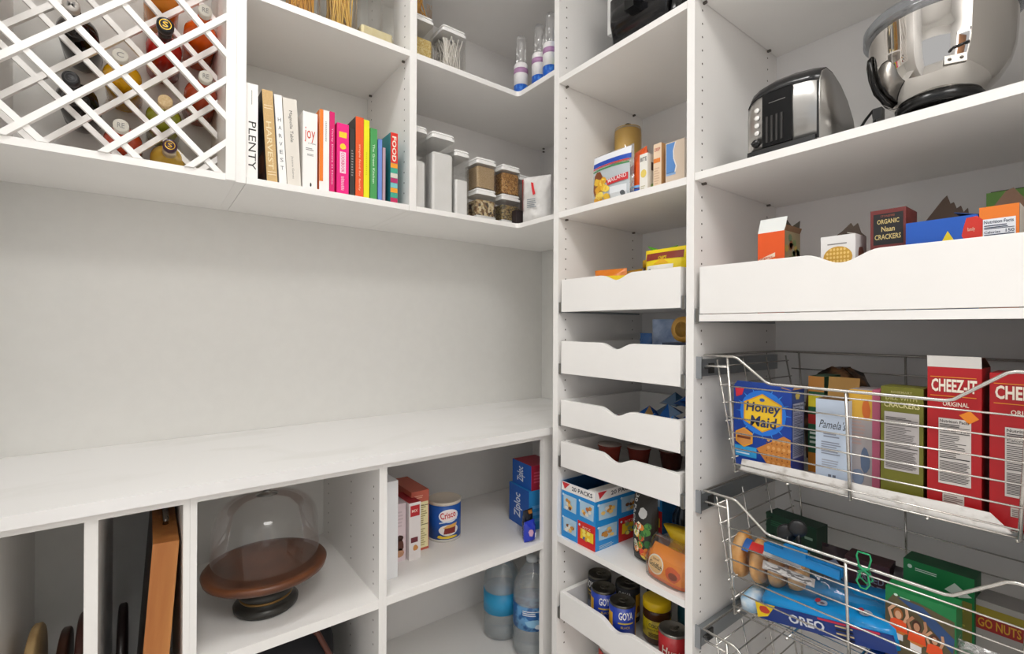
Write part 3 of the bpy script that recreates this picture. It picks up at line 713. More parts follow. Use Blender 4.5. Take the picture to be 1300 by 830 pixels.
t = pouch('snack_bag', 'white paper bag with red stripes at the end of the corner shelf', 'bag', (1.085, 1.285, Zs), .105, .165, .05, noise_mat('crumpled_white_paper', '#d5d3d0', '#e8e6e3', (14, 14, 14), .5, .3), FR+.5,
          lambda P: (P.rect(0, P.h*.3, P.w*.05, P.h*.65, M('#c8242c')), P.poly([(P.w*.36, P.h*.85), (P.w*.45, P.h*.83), (P.w*.56, P.h*.58), (P.w*.48, P.h*.55)], M('#d7232b')), P.lines(P.w*.25, P.h*.3, P.w*.35, P.h*.2, 5, M('#8b9196'), 1)), crinkle=.004)
MB_ = MB(); MB_.box(-.03, .03, -.012, .012, 0, .05, M('#2b2223', .5)); tag(MB_.build('tea_tin', None, (1.066, 1.352, Zs), 0, .003), 'small dark tin in front of the grey powder canister', 'tin')
t = thing('spice_jar', 'small dark green jar behind the column edge', 'jar', (1.13, 1.175, Zs)); MB().lathe([(.025, 0), (.026, .004), (.026, .07), (.02, .078)], M('#3f4a40', .35), 24).build('jar_body', t); MB().lathe([(.021, .078), (.021, .092)], BLACK, 24).build('lid', t)
# ------------------------------------------------------------------ narrow column: shelf of dry goods
def rbox(name, label, cat, pxl, pxr, pyt, pyb_, X, d, z, body, art=None, h=None, rot=0, **kw):
    """box whose front stands in the plane X, spanning two sight lines"""
    a, b = at(pxl, pyb_, X=X), at(pxr, pyb_, X=X); w = a.y-b.y
    hh = h or at(pxl, pyt, X=X).z-z
    return carton(name, label, cat, (X+d/2, (a.y+b.y)/2, z), w, d, hh, body, art, FR+rot, **kw)
Z2 = 1.5834
# yellow jar at the back
t = thing('glass_jar', 'glass jar of yellow pasta with black knob behind the zipper bag', 'jar', (1.27, 1.035, Z2))
MB().lathe([(.040, 0), (.043, .006), (.043, .288), (.040, .294)], M('#d8ad55', .5), 28).build('contents', t)
MB().lathe([(.0445, 0), (.0455, .005), (.0455, .292), (.043, .297)], GLASS, 28).build('glass_body', t)
MB().lathe([(.043, .2975), (.042, .300), (.012, .302), (.006, .304)], M('#c9a864', .4), 28).build('lid', t)
MB().lathe([(.005, .304), (.011, .308), (.011, .316), (.004, .320)], M('#2a2725', .3), 18).build('knob', t)
def azip(P):
    w, h = P.w, P.h
    P.rect(w*.03, h*.80, w*.94, h*.16, M('#e8eaf0'), 1); P.rect(w*.05, h*.73, w*.93, h*.09, M('#1848b0'), 2); P.rect(w*.05, h*.70, w*.9, h*.025, M('#c62f3c'), 2)
    P.rect(w*.05, h*.64, w*.9, h*.03, M('#3b8a52'), 2); P.rect(w*.04, h*.02, w*.92, h*.62, M('#b9c0c4'), 1)
    P.blotch(w*.22, h*.36, w*.18, h*.28, M('#8a4a22'), 2); rr = random.Random(3)
    for i in range(16): P.blotch(w*rr.uniform(.12, .5), h*rr.uniform(.06, .45), w*.09, h*.08, M(rr.choice(['#f0c33a', '#e6a92c', '#f5d65c'])), 3)
    P.poly([(w*.46, h*.40), (w*.94, h*.47), (w*.94, h*.34), (w*.5, h*.30)], M('#c9252b'), 4); P.text('MAILAND', w*.52, h*.335, w*.40, h*.075, M('#f2dede'), 5, 8)
    P.rect(w*.55, h*.06, w*.36, h*.2, M('#dfe3e6'), 3); P.disc(w*.83, h*.10, w*.05, h*.05, M('#5a5f63'), 4)
pouch('zipper_bag', 'resealable bag with blue zipper strip and yellow pasta picture', 'bag', (1.068, .922, Z2), .148, .150, .040, BAGP, FR, azip, seed=2)
pouch('snack_bag', 'orange snack bag with blue bottom between zipper bag and white box', 'bag', (1.10, .850, Z2), .060, .140, .05, M('#e0591c', .3), FR-.35, lambda P: (P.rect(0, 0, P.w, P.h*.16, M('#2458b8')), P.rect(P.w*.2, P.h*.5, P.w*.5, P.h*.15, M('#c03a14')), P.rect(P.w*.1, P.h*.18, P.w*.8, P.h*.05, M('#7fb4e6'))), seed=3)
def awb(P): w, h = P.w, P.h; P.text('BITE', w*.1, h*.82, w*.8, h*.10, M('#3b3a39'), 1); P.disc(w*.5, h*.52, w*.36, h*.10, M('#e8cf6a'), 1); P.lines(w*.15, h*.1, w*.6, h*.15, 3, M('#c9c2a8'), 1)
rbox('tea_box', 'small white box with navy blue top and yellow dot', 'box', 812, 822, 197, 237, 1.07, .052, Z2, M('#efece4', .5), {'f': awb, 'r': lambda P: (P.rect(P.w*.3, P.h*.6, P.w*.6, P.h*.2, M('#5a4a44')), P.blotch(P.w*.5, P.h*.2, P.w*.3, P.h*.1, M('#9cc07a')))}, faces={'t': M('#1d3c74', .5), 'k': M('#1d3c74', .5)})
def abb(P): w, h = P.w, P.h; P.text('CRISP', w*.1, h*.84, w*.75, h*.07, M('#b5392d'), 1); P.rect(w*.02, h*.60, w*.85, h*.09, M('#e8863a'), 1); P.lines(w*.1, h*.1, w*.7, h*.42, 8, M('#d9b99a'), 1)
rbox('cracker_box', 'slim cream box with orange stripe beside the blue and white one', 'box', 829.5, 839.5, 184, 234, 1.07, .045, Z2, M('#ecd2b4', .5), {'f': abb}, faces={'r': M('#c79a68', .6)})
def abl(P):
    w, h = P.w, P.h; P.rect(0, 0, w, h, M('#dcc9b4'), 1); P.poly([(w*.04, h*.32), (w*.04, h*.98), (w*.52, h*.98), (w*.40, h*.80), (w*.42, h*.62), (w*.55, h*.45), (w*.5, h*.32)], M('#5e90cf'), 2)
    P.poly([(w*.52, h*.98), (w*.58, h*.98), (w*.46, h*.80), (w*.48, h*.62), (w*.62, h*.44), (w*.55, h*.32), (w*.49, h*.32), (w*.55, h*.45), (w*.42, h*.62), (w*.40, h*.8)], M('#efe9e2'), 3); P.rect(w*.04, h*.27, w*.5, h*.06, M('#8fb3e0'), 2)
rbox('cookie_box', 'light blue and cream box with a white wave by the partition', 'box', 845, 869, 183, 230, 1.07, .04, Z2, M('#ece4da', .5), {'f': abl})

# air fryer on the top column shelf
def sring(cx, cy, z, a, b, e=3.2, n=40):
    r = []
    for i in range(n):
        t_ = 2*PI*i/n; c, s_ = math.cos(t_), math.sin(t_)
        r.append((cx+a*math.copysign(abs(c)**(2/e), c), cy+b*math.copysign(abs(s_)**(2/e), s_), z))
    return r
GB = M('#08080a', .08); t = thing('air_fryer', 'glossy black air fryer on the upper column shelf', 'appliance', (1.235, .842, 2.0058))
MB().loft([sring(0, 0, .0, .125, .125), sring(0, 0, .012, .138, .140), sring(0, 0, .06, .150, .155), sring(0, 0, .20, .153, .158), sring(0, 0, .27, .140, .145), sring(0, 0, .31, .10, .10)], GB).build('fryer_body', t)
b = MB(); b.loft([sring(-.152, 0, .04, .010, .09, 4), sring(-.157, 0, .10, .010, .10, 4), sring(-.157, 0, .17, .010, .10, 4)], M('#101013', .15)); b.build('basket_front', t)
b = MB(); b.box(-.20, -.16, -.016, .016, .085, .115, BLACK); b.build('handle', t, bevel=.004)
b = MB(); b.box(-.1450, -.1300, .098, .124, .090, .26, M('#e6e6e4', .45, .3)); b.box(-.1450, -.1300, -.124, -.098, .090, .26, M('#e6e6e4', .45, .3)); b.build('silver_strip', t, bevel=.002)

# ------------------------------------------------------------------ column drawers
Zd = [1.283, 1.092, .931, .803, .331]
YEL = M('#f0cf12', .35)
for k, (x, y, r, c, lb) in enumerate(((1.13, .985, .2, '#e07d1a', 'orange snack packet heaped at the left of the top drawer'), (1.20, .96, -.3, '#d9a01e', 'amber snack packet behind the orange one'), (1.075, .885, .5, '#e2c21e', 'yellow packet seen through the scoop of the top drawer'))):
    t = pouch('snack_packet', lb, 'packet', (x, y, Zd[0]+(.0 if k < 2 else 0)), .11, .118-(.03 if k == 2 else 0), .06, M(c, .35), FR+r, lambda P: (P.rect(P.w*.1, P.h*.5, P.w*.8, P.h*.2, M('#b5461a')), P.rect(P.w*.2, P.h*.2, P.w*.5, P.h*.12, M('#e9c94a'))), group='snack packets in the top drawer', seed=10+k)
def atost(P):
    w, h = P.w, P.h; P.rect(0, 0, w, h, M('#f2d713'), 1); P.rect(w*.05, h*.80, w*.9, h*.13, M('#8c3322'), 2); P.poly([(w*.3, h*.72), (w*.5, h*.82), (w*.68, h*.72)], M('#e8b21a'), 3)
    P.text('CHIPS', w*.4, h*.81, w*.2, h*.05, M('#f2d713'), 3); P.rect(w*.12, h*.40, w*.66, h*.30, M('#efeee9'), 3); P.lines(w*.2, h*.5, w*.5, h*.14, 2, M('#7e8b8c'), 4); P.blotch(w*.22, h*.6, w*.06, h*.05, M('#5c7f86'), 5)
pouch('chip_bag', 'yellow bag with dark red band and white sticker in top drawer', 'bag', (1.105, .768, Zd[0]), .128, .152, .05, M('#f2d713', .35), FR, atost, seed=14)
t = thing('bag_tie', 'lime green twisted tie above the yellow bag', 'tie', (1.15, .815, 1.392)); b = MB(); b.T = Matrix.Rotation(.3, 4, 'Z')
b.tube([(0, -.045, .058), (0, -.02, .048), (0, 0, .044), (0, .02, .05), (0, .04, .062)], [.001, .006, .003, .006, .001], M('#63c92a', .4)); b.tube([(0, 0, -.03), (.002, 0, 0), (0, 0, .044)], [.004, .006, .003], clear_mat('tie_film', '#d8e8d0', .5, .1, .1, .4)); b.build('twist', t)
t = thing('spice_jar', 'small jar with yellow lid behind the green packet', 'jar', (1.22, .905, Zd[0])); MB().lathe([(.02, 0), (.022, .004), (.022, .118), (.02, .122)], M('#6f4a2c', .3), 24).build('jar_body', t); MB().lathe([(.0235, .1225), (.024, .142), (.022, .145)], M('#e8b81a', .4), 24).build('lid', t)
pouch('snack_packet', 'bright green packet left of the yellow bag', 'packet', (1.165, .842, Zd[0]), .04, .14, .03, M('#5fc83a', .35), FR, seed=17)
t = thing('oil_bottle', 'dark green bottle neck behind the partition in the top drawer', 'bottle', (1.19, .725, Zd[0])); MB().lathe([(.028, 0), (.03, .005), (.03, .10), (.014, .135), (.012, .155)], M('#1d3b26', .1), 24).build('glass_body', t); MB().lathe([(.0145, .155), (.0145, .185), (.012, .188)], M('#0f5a38', .35), 24).build('cap', t)
# second drawer
bl = noise_mat('pale_blue_film', '#7f96bd', '#aebfdb', (25, 25, 25), .3, .3)
for k, (x, y, w, c, lb) in enumerate(((1.19, .80, .15, bl, 'crumpled pale blue plastic bag in the second drawer'), (1.27, .73, .12, bl, 'blue plastic bag behind the gold roll in second drawer'))):
    pouch('plastic_bag', lb, 'bag', (x, y, Zd[1]), w, .155, .06, c, FR+.1*k, seed=20+k, crinkle=.006, group='blue plastic bags in the second drawer')
t = thing('tape_roll', 'gold ring-shaped roll at the upper right of the second drawer', 'roll', (1.10, .712, Zd[1]+.092), -.15)
b = MB(); b.T = Matrix.Translation((0, 0, .034)) @ Matrix.Rotation(PI/2, 4, 'Y'); b.lathe([(.020, -.010), (.032, -.010), (.034, 0), (.032, .010), (.020, .010), (.018, 0), (.020, -.010)], noise_mat('gold_ring', '#b9862e', '#c99a42', (60, 60, 60), .4), 32, sx=1, sy=1.05); b.build('ring', t)
carton('snack_carton', 'navy carton under the gold roll in the second drawer', 'box', (1.10, .722, Zd[1]), .07, .06, .0915, M('#2a3448', .5), None, FR)
t = pouch('snack_packet', 'small dark blue packet left in the second drawer', 'packet', (1.12, .845, Zd[1]), .04, .115, .03, M('#1d4f86', .4), FR, seed=23)
# third drawer: heap of blue wrappers
rnd = random.Random(4)
def wrapper(label, x, y, z, s_, rot, mats, grp):
    t = thing('snack_wrapper', label, 'wrapper', (x, y, z), rot, grp); b = MB(); n = 7
    vs = [(0, 0, s_*.65)]; rs = []
    for i in range(n):
        a = 2*PI*i/n; q = s_*rnd.uniform(.55, 1.0); vs.append((q*math.cos(a), q*math.sin(a)*.75, s_*rnd.uniform(.0, .35)))
    vs.append((0, 0, 0))
    for i in range(n): b.add([vs[0], vs[1+i], vs[1+(i+1) % n]], [(0, 1, 2)], mats[i % len(mats)]); b.add([vs[-1], vs[1+(i+1) % n], vs[1+i]], [(0, 1, 2)], mats[(i+1) % len(mats)])
    b.build('foil', t); return t
WMS = [M('#1c5fb0', .25, .2), M('#2f86d6', .25, .2), M('#173c78', .25), M('#8aa8c8', .2, .5), M('#244a6a', .3)]
WLab = ['blue wrapper with red corner, leftmost by the scoop', 'blue wrapper right behind the scoop', 'blue wrapper with tan patch, mid heap', 'peaked blue wrapper at the back of the heap', 'blue wrapper beside the peaked one', 'dark blue wrapper in front of the peaked one', 'tallest blue wrapper near the right drawer side', 'blue wrapper against the drawer front right', 'silver-blue wrapper at the right drawer side', 'blue wrapper lying low at the far right corner']
for i, (x, y, dz, s_) in enumerate(((1.10, .93, 0, .040), (1.09, .875, 0, .042), (1.17, .87, .012, .045), (1.24, .83, .03, .05), (1.16, .80, .02, .045), (1.10, .80, .01, .045), (1.19, .745, .035, .055), (1.09, .735, .012, .045), (1.14, .70, .02, .038), (1.08, .70, .008, .035))):
    m = list(WMS); rnd.shuffle(m)
    if i == 0: m = [M('#b23a32', .3), WMS[0], WMS[3]]
    if i == 2: m = [WMS[0], M('#b08a52', .4), WMS[2], WMS[1]]
    t = wrapper(WLab[i], x, y, .9315+dz*1.9+.002, s_*1.3, rnd.uniform(0, 3), m, 'blue snack wrappers in the third drawer')
# fourth drawer: red cups
for x, y, r, c, lb in ((1.155, 1.008, .037, '#8a2f22', 'dark red plastic cup of fruit with white lid edge in fourth drawer'), (1.20, .93, .036, '#7a2a20', 'second dark red cup, right of the first in fourth drawer'), (1.25, .85, .036, '#4e2019', 'darkest red cup farthest right in the fourth drawer')):
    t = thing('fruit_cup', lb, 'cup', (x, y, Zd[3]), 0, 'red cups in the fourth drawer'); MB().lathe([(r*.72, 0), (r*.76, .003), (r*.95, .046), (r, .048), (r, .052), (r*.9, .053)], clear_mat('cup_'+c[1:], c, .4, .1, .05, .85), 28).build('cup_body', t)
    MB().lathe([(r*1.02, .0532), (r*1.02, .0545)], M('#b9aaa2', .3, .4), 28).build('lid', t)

# ------------------------------------------------------------------ column shelf with the snack carton
Z7 = .5704
CY = M('#1f8ad2', .4); RDC = M('#cf2020', .4)
def packpic(P, u, v, w, h, seed, red=False):
    r = random.Random(seed)
    if red: P.rect(u, v, w, h, RDC, 1); P.poly([(u+w*.16, v+h*.30), (u+w*.9, v+h*.28), (u+w*.9, v+h*.68), (u+w*.18, v+h*.72)], M('#f0c820'), 2); P.text('RITZ', u+w*.3, v+h*.74, w*.45, h*.09, M('#f3d8c8'), 3)
    else: P.poly([(u+w*.14, v+h*.22), (u+w*.90, v+h*.18), (u+w*.93, v+h*.84), (u+w*.12, v+h*.86)], M('#a9c8dd'), 2)
    for i in range(7): P.blotch(u+w*r.uniform(.3, .75), v+h*r.uniform(.3, .68), w*.11, h*.09, M(r.choice(['#c98a3a', '#e8c070', '#7a4a28', '#e3dfd6', '#b5622a'] if not red else ['#d8a01a', '#9aa56a', '#f7e36a', '#5a6a8a'])), 3+i)
    P.disc(u+w*.12, v+h*.84, w*.05, h*.05, M('#cfe4f2'), 4)
def a20(P):
    w, h = P.w, P.h; P.rect(0, h*.84, w, h*.16, M('#ece9e6'), 1); P.poly([(w*.02, h*.99), (w*.26, h*.985), (w*.10, h*.87)], M('#c93238'), 2); P.text('20 PACKS', w*.32, h*.885, w*.6, h*.075, M('#2f3440'), 2, 0, .02)
    packpic(P, 0, h*.42, w*.5, h*.42, 1); packpic(P, w*.5, h*.42, w*.5, h*.42, 2); packpic(P, 0, 0.03*h, w*.5, h*.40, 3); packpic(P, w*.5, 0, w*.5, h*.42, 4, True)
def a20s(P):
    w, h = P.w, P.h; P.rect(0, h*.84, w, h*.16, M('#ece9e6'), 1); P.poly([(w*.05, h*.99), (w*.25, h*.985), (w*.09, h*.87)], M('#c93238'), 2); P.text('20 PACKS', w*.34, h*.885, w*.55, h*.075, M('#2f3440'), 2, 0, .02)
    packpic(P, 0, h*.42, w*.52, h*.42, 5); packpic(P, w*.52, h*.42, w*.48, h*.42, 6); packpic(P, 0, h*.03+h*.06, w*.52, h*.36, 7); packpic(P, w*.52, 0, w*.48, h*.42, 8, True); P.lines(w*.08, h*.02, w*.35, h*.07, 3, M('#a9c8dd'), 2)
carton('snack_carton', 'blue variety snack carton reading 20 PACKS on the column shelf', 'box', (1.034+.098, 1.026, Z7), .142, .196, .172, CY, {'f': a20, 'r': a20s}, FR, flaps=[('k', .05, -60, M('#1d6fae', .5)), ('r', .03, 178, M('#d9d6d2', .5))], inner='#1c4f7e')
carton('snack_carton', 'blue snack carton standing behind the 20 PACKS one', 'box', (1.345, .99, Z7), .16, .11, .17, CY, {'f': a20}, FR)
def a30(P):
    w, h = P.w, P.h; P.rect(w*.02, 0, w*.96, h*.97, M('#26231f'), 1); P.text('30 PACK', w*.05, h*.58, h*.38, w*.15, M('#d8d8d4'), 2, 90) if False else P.text('30 PACK', w*.10, h*.97, h*.42, w*.16, M('#d8d8d4'), 2, -90)
    r = random.Random(9)
    for i in range(26): P.blotch(w*r.uniform(.3, .85), h*r.uniform(.1, .6), w*.13, h*.06, M(r.choice(['#e0812a', '#4f8f3c', '#e8cf5a', '#2f6a34', '#c9432a', '#efe8d0'])), 3)
    P.blotch(w*.6, h*.75, w*.2, h*.09, M('#cfd0ce'), 3)
pouch('snack_bag', 'tall black bag with fruit picture right of the snack carton', 'bag', (1.115, .838, Z7), .075, .185, .055, M('#2b2824', .3), FR, a30, seed=31)
for x, y, c, lb in ((1.235, .80, '#1d2733', 'dark bottle with navy label at the back of the shelf'), (1.225, .745, '#4a2c1a', 'brown bottle with orange label beside the navy one')):
    t = thing('sauce_bottle', lb, 'bottle', (x, y, Z7), 0, 'dark bottles on the column shelf'); MB().lathe([(.028, 0), (.030, .004), (.030, .11), (.014, .14), (.012, .17)], M(c, .2), 24).build('bottle_body', t); MB().lathe([(.0306, .03), (.0306, .09)], M('#1f4f8a' if 'navy' in lb[:30] else '#b5652a', .5), 24).build('paper_label', t); MB().lathe([(.014, .17), (.014, .187)], M('#a07c2a', .4), 20).build('cap', t)
t = thing('candy_bag', 'bright yellow crumpled bag behind the orange cracker bag', 'bag', (1.13, .735, Z7)); b = MB()
b.loft([sring(0, 0, .0, .038, .045, 2.4), sring(0, 0, .035, .042, .050, 2.4), sring(0, .004, .075, .022, .026, 2.2), sring(0, 0, .088, .018, .035, 2), sring(0, 0, .115, .024, .055, 2)], M('#e8c21a', .3)); b.build('bag_film', t); b = MB(); b.T = Matrix.Translation((-.037, -.02, .055)); b.lathe([(.001, -.012), (.014, -.008), (.014, .008), (.001, .012)], M('#b03024', .4), 14); b.build('red_print', t)
def agold(P):
    w, h = P.w, P.h; P.rect(0, 0, w, h*.92, M('#ee8a1c'), 1); P.disc(w*.28, h*.52, w*.22, h*.36, M('#f6ead8'), 2); P.disc(w*.28, h*.52, w*.19, h*.31, M('#f3c98a'), 3)
    P.text('Goldfish', w*.11, h*.45, w*.36, h*.17, M('#3a2a22'), 4, -4, .015); P.text('baked', w*.2, h*.68, w*.16, h*.08, M('#8a4a22'), 4); P.blotch(w*.72, h*.45, w*.2, h*.32, M('#d9581c'), 2); P.blotch(w*.74, h*.4, w*.12, h*.16, M('#8a3a1a'), 3); P.rect(0, 0, w, h*.12, M('#e46a24'), 2)
t = thing('cracker_bag', 'orange cracker bag inside a clear bag at the shelf front', 'bag', (1.075, .733, Z7), FR-.06, None, (0, .02)); 
b = MB(); b.loft([sring(0, 0, .001, .060, .026, 3), sring(0, 0, .03, .062, .030, 3), sring(0, .004, .062, .060, .018, 3), sring(0, .012, .076, .060, .003, 3)], M('#ee8a1c', .35)); b.build('bag_film', t)
b = MB(); P_ = Print(b, (-.060, 0, .003), (1, 0, 0), (0, 0, 1), .12, .066, None, .0002); agold(P_); wrap(b, lambda u, n_, v: (u, n_-.0016-(.026+.004*min(1, v/.03) if v < .03 else .030-.012*(v-.03)/.032 if v < .062 else .018-.004-.012*(v-.062)/.014)*(max(0, 1-abs(u/.0615)**3))**(1/3), v), 12, 8); b.build('printed_front', t)
b = MB(); b.loft([sring(0, 0, .0005, .068, .036, 2.6), sring(0, 0, .04, .070, .040, 2.6), sring(0, .01, .085, .068, .016, 2.6), sring(0, .015, .100, .06, .004, 2.6)], clear_mat('thin_clear_film', '#ffffff', .5, .1, .04, .02, .5)); b.build('clear_outer_bag', t)

# ------------------------------------------------------------------ lowest drawer: cans and jar
CANT = M('#5a574f', .3, .9)
def can(label, x, y, body, art, r=.0365, h=.108, rot=0, z=Zd[4], top=CANT):
    t = thing('food_can', label, 'can', (x, y, z), 0, 'food cans in the lowest drawer')
    MB().lathe([(r*.97, 0), (r, .003), (r, h-.003), (r*.97, h), (r*.93, h), (r*.92, h-.004), (.001, h-.004)], top, 36).build('can_body', t)
    MB().lathe([(r+.0005, .006), (r+.0005, h-.006)], body, 36).build('paper_label', t)
    b = MB(); b.tube([(.004*0+.008*math.cos(a), .008*math.sin(a)*1.3, h-.001) for a in [2*PI*i/12 for i in range(12)]], .0012, M('#77736a', .3, 1), 6, True); b.box(.006, .022, -.003, .003, h-.004, h-.002, M('#77736a', .3, 1)); b.build('pull_ring', t)
    if art:
        b = MB(); W_ = 2*PI*r; P_ = Print(b, (0, 0, 0), (1, 0, 0), (0, 0, 1), W_, h, lift=.0002); art(P_)
        wrap(b, lambda u, n_, v: ((r+.0007-n_)*math.cos(PI+rot+u/r), (r+.0007-n_)*math.sin(PI+rot+u/r), v)); b.build('label_print', t)
    return t
def goya(bg):
    def f(P):
        h = P.h; s_ = .012
        P.poly([(-.020, h*.55), (.022, h*.55), (.022, h*.93), (-.020, h*.93)], M('#1c1b26'), 1) if False else None
        P.text('GOYA', -.019, h*.66, .040, h*.20, M('#e9e9e6'), 4, 0, .02); P.rect(-.021, h*.55, .044, .004, M('#d2b54a'), 3); P.text('BLACK', -.013, h*.44, .026, h*.06, M('#d2b54a'), 4)
        for q in (-.06, .035):
            P.rect(q, h*.16, .022, h*.62, M('#e3ab1c'), 2); P.blotch(q+.011, h*.34, .009, h*.14, M('#9a6a34'), 3); P.blotch(q+.011, h*.22, .010, h*.07, M('#d8d4cc'), 4)
        P.lines(-.016, h*.1, .03, h*.2, 5, M('#7f8aa8'), 3)
    return f
BLU = M('#1d3a9c', .35); NAV = M('#23262e', .4)
can('navy can reading GOYA, leftmost in the lowest drawer', 1.150, 1.043, NAV, goya(0), rot=-.15)
can('blue can reading GOYA, second from the left in the lowest drawer', 1.098, .980, BLU, goya(0), rot=.9)
can('blue can reading GOYA in front near the drawer scoop', 1.088, .900, BLU, goya(0), rot=.95)
can('dark can behind the two blue GOYA cans', 1.180, .955, M('#20232b', .4), goya(0), rot=.4)
can('plain dark can at the back of the lowest drawer', 1.262, .90, M('#2a2422', .4), None)
t = thing('peanut_butter_jar', 'brown jar with yellow lid and yellow label in lowest drawer', 'jar', (1.165, .838, Zd[4]))
MB().lathe([(.034, 0), (.038, .006), (.0385, .085), (.036, .094)], M('#4a2c18', .15), 36).build('jar_body', t); MB().lathe([(.0389, .020), (.0389, .068)], noise_mat('yellow_label', '#d8c41a', '#b9a320', (40, 40, 40), .4, lo=.5, hi=.6), 36).build('paper_label', t)
MB().lathe([(.0388, .094), (.0395, .096), (.0395, .114), (.037, .117)], M('#ecc60f', .35), 36).build('lid', t)
b = MB(); P_ = Print(b, (0, 0, 0), (1, 0, 0), (0, 0, 1), .2, .1, lift=.0002); P_.text('COCOA', -.020, .050, .040, .010, M('#3a3a1a'), 2); P_.text('peanut spread', -.024, .040, .048, .007, M('#5a2c14'), 2); P_.lines(-.02, .024, .04, .012, 3, M('#6a5a10'), 2)
wrap(b, lambda u, n_, v: ((.0394-n_)*math.cos(PI+.55+u/.039), (.0394-n_)*math.sin(PI+.55+u/.039), v)); b.build('label_print', t)
can('red and yellow bean can beside the partition in lowest drawer', 1.092, .735, M('#a81e22', .35), lambda P: (P.text('Hunts', -.030, P.h*.52, .056, P.h*.2, M('#e9dfd2'), 3, -6, .02), P.poly([(-.03, P.h*.05), (.03, P.h*.05), (.03, P.h*.4), (-.03, P.h*.3)], M('#d8b41c'), 2)), rot=.6, top=M('#8a8780', .3, .9))
can('teal canister behind the peanut butter jar', 1.25, .79, M('#1d5a6a', .4), None, r=.03)
pouch('snack_bag', 'white and red bag on the shelf below the lowest drawer', 'bag', (1.16, .97, .1305), .16, .165, .07, M('#e3ded8', .4), FR, lambda P: (P.rect(P.w*.1, P.h*.62, P.w*.5, P.h*.34, M('#c2502c')), P.rect(P.w*.1, P.h*.3, P.w*.8, P.h*.2, M('#b5382a'))), seed=40)
#PART3
# ------------------------------------------------------------------ appliance shelf
ZS = 1.5873
t = thing('toaster', 'stainless steel toaster with black window and round buttons', 'toaster', (0, 0, ZS))
prof = [(1.052, .012), (1.050, .10), (1.053, .131), (1.064, .152), (1.087, .166), (1.12, .166), (1.16, .154), (1.20, .131), (1.235, .096), (1.250, .05), (1.250, .012)]
def tsec(y, s_, ins, zadd=0):
    cx = 1.15; return [(cx+(x-cx)*(1-ins), y, z*s_ if z > .02 else z) for x, z in prof]
BR = M('#b9b7b4', .30, 1)
ys = [(.529, .84, .12), (.527, .90, .07), (.519, .965, .03), (.505, 1.01, .008), (.48, 1.04, 0), (.44, 1.04, 0), (.407, 1.01, 0), (.384, .97, 0), (.382, .955, .01)]
b = MB(); b.loft([tsec(*q) for q in ys], BR); b.build('steel_body', t)
# black top band hugging the arch
def band(y0s, a, b_, off, m):
    r_ = []
    for y, s_, ins in y0s:
        ring = [(1.15+(x-1.15)*(1-ins), y, z*s_) for x, z in prof[a:b_]]
        outer = [(x+(-off if x < 1.06 else off*.3 if x > 1.2 else 0), yy, z+off) for x, yy, z in ring]
        r_.append(outer+ring[::-1])
    q = MB(); q.loft(r_, m); return q
band(ys[:-1], 2, 9, .0018, M('#1b1b1d', .2)).build('top_band', t)
b = MB(); b.prism([(1.043, .0), (1.245, .0), (1.245, .012), (1.052, .020), (1.045, .018)], .388, .522, 'y', M('#141415', .35)); b.build('base', t)
b = MB(); b.box(1.0475, 1.052, .492, .432, .022, .134, M('#0c0c0d', .35, 0, .2)); [b.box(1.0465, 1.0475, .484-i*.010, .480-i*.010, .03, .085, M('#2d2b2a', .3)) for i in range(4)]; b.box(1.0468, 1.0475, .478, .445, .112, .1132, M('#8a8886', .3, 1)); b.build('window', t, bevel=.0015)
for i in range(4):
    b = MB(); b.T = Matrix.Translation((1.0500, .5035, .106-.0165*i)) @ Matrix.Rotation(-PI/2, 4, 'Y'); b.lathe([(.0052, 0), (.0055, .0015), (.004, .0025)], M('#e3e1dd', .4), 18); b.build('button', t)
b = MB(); b.T = Matrix.Translation((1.0500, .5045, .034)) @ Matrix.Rotation(-PI/2, 4, 'Y'); b.lathe([(.0085, 0), (.0085, .006), (.007, .008)], M('#161616', .3), 20); b.box(-.0012, .0012, -.0075, .0075, .008, .011, M('#2c2c2c', .3)); b.build('knob', t)
b = MB(); b.box(1.0490, 1.0520, .3835, .3870, .012, .125, BLACK); b.build('corner_seam', t)
b = MB(); b.tube([(1.250, .42, .03), (1.268, .395, .06), (1.270, .370, .10), (1.262, .355, .112), (1.255, .350, .09), (1.255, .352, .05), (1.27, .36, .006)], .0030, BLACK, 8); b.build('power_cord', t)
b = MB(); b.box(1.252, 1.272, .336, .352, .088, .112, BLACK); b.build('plug', t, bevel=.003)

bx, by = 1.20, .2335; CHR = M('#cfcbc6', .045, 1)
t = thing('mixing_bowl', 'large polished steel mixing bowl with clear rim shield', 'bowl', (bx, by, ZS))
MB().lathe([(.075, 0), (.078, .004), (.072, .018), (.060, .026), (.057, .050)], M('#b8b5b1', .15, 1), 48).build('base_plate', t)
MB().lathe([(.0575, .050), (.064, .052), (.0655, .064), (.060, .070)], M('#111112', .25), 48).build('rubber_ring', t)
MB().lathe([(.054, .064), (.068, .072), (.084, .088), (.097, .110), (.104, .136), (.1065, .165), (.1075, .210), (.1085, .2135), (.1120, .2145), (.1125, .217), (.110, .219), (.1055, .217), (.1045, .165), (.100, .136), (.080, .092), (.001, .075)], CHR, 64).build('bowl_body', t)
MB().lathe([(.1125, .206), (.1165, .208), (.1165, .228), (.110, .236), (.108, .236), (.1145, .226)], clear_mat('shield_plastic', '#d5d8dc', .5, .08, .12, .15), 48).build('rim_shield', t)
b = MB(); 
for sg in (1, -1): b.T = Matrix.Rotation(PI+.42, 4, 'Z'); b.box(.090, .0985, -.015, .015, .096, .110, M('#a5a19b', .28, 1)) if sg == 1 else None
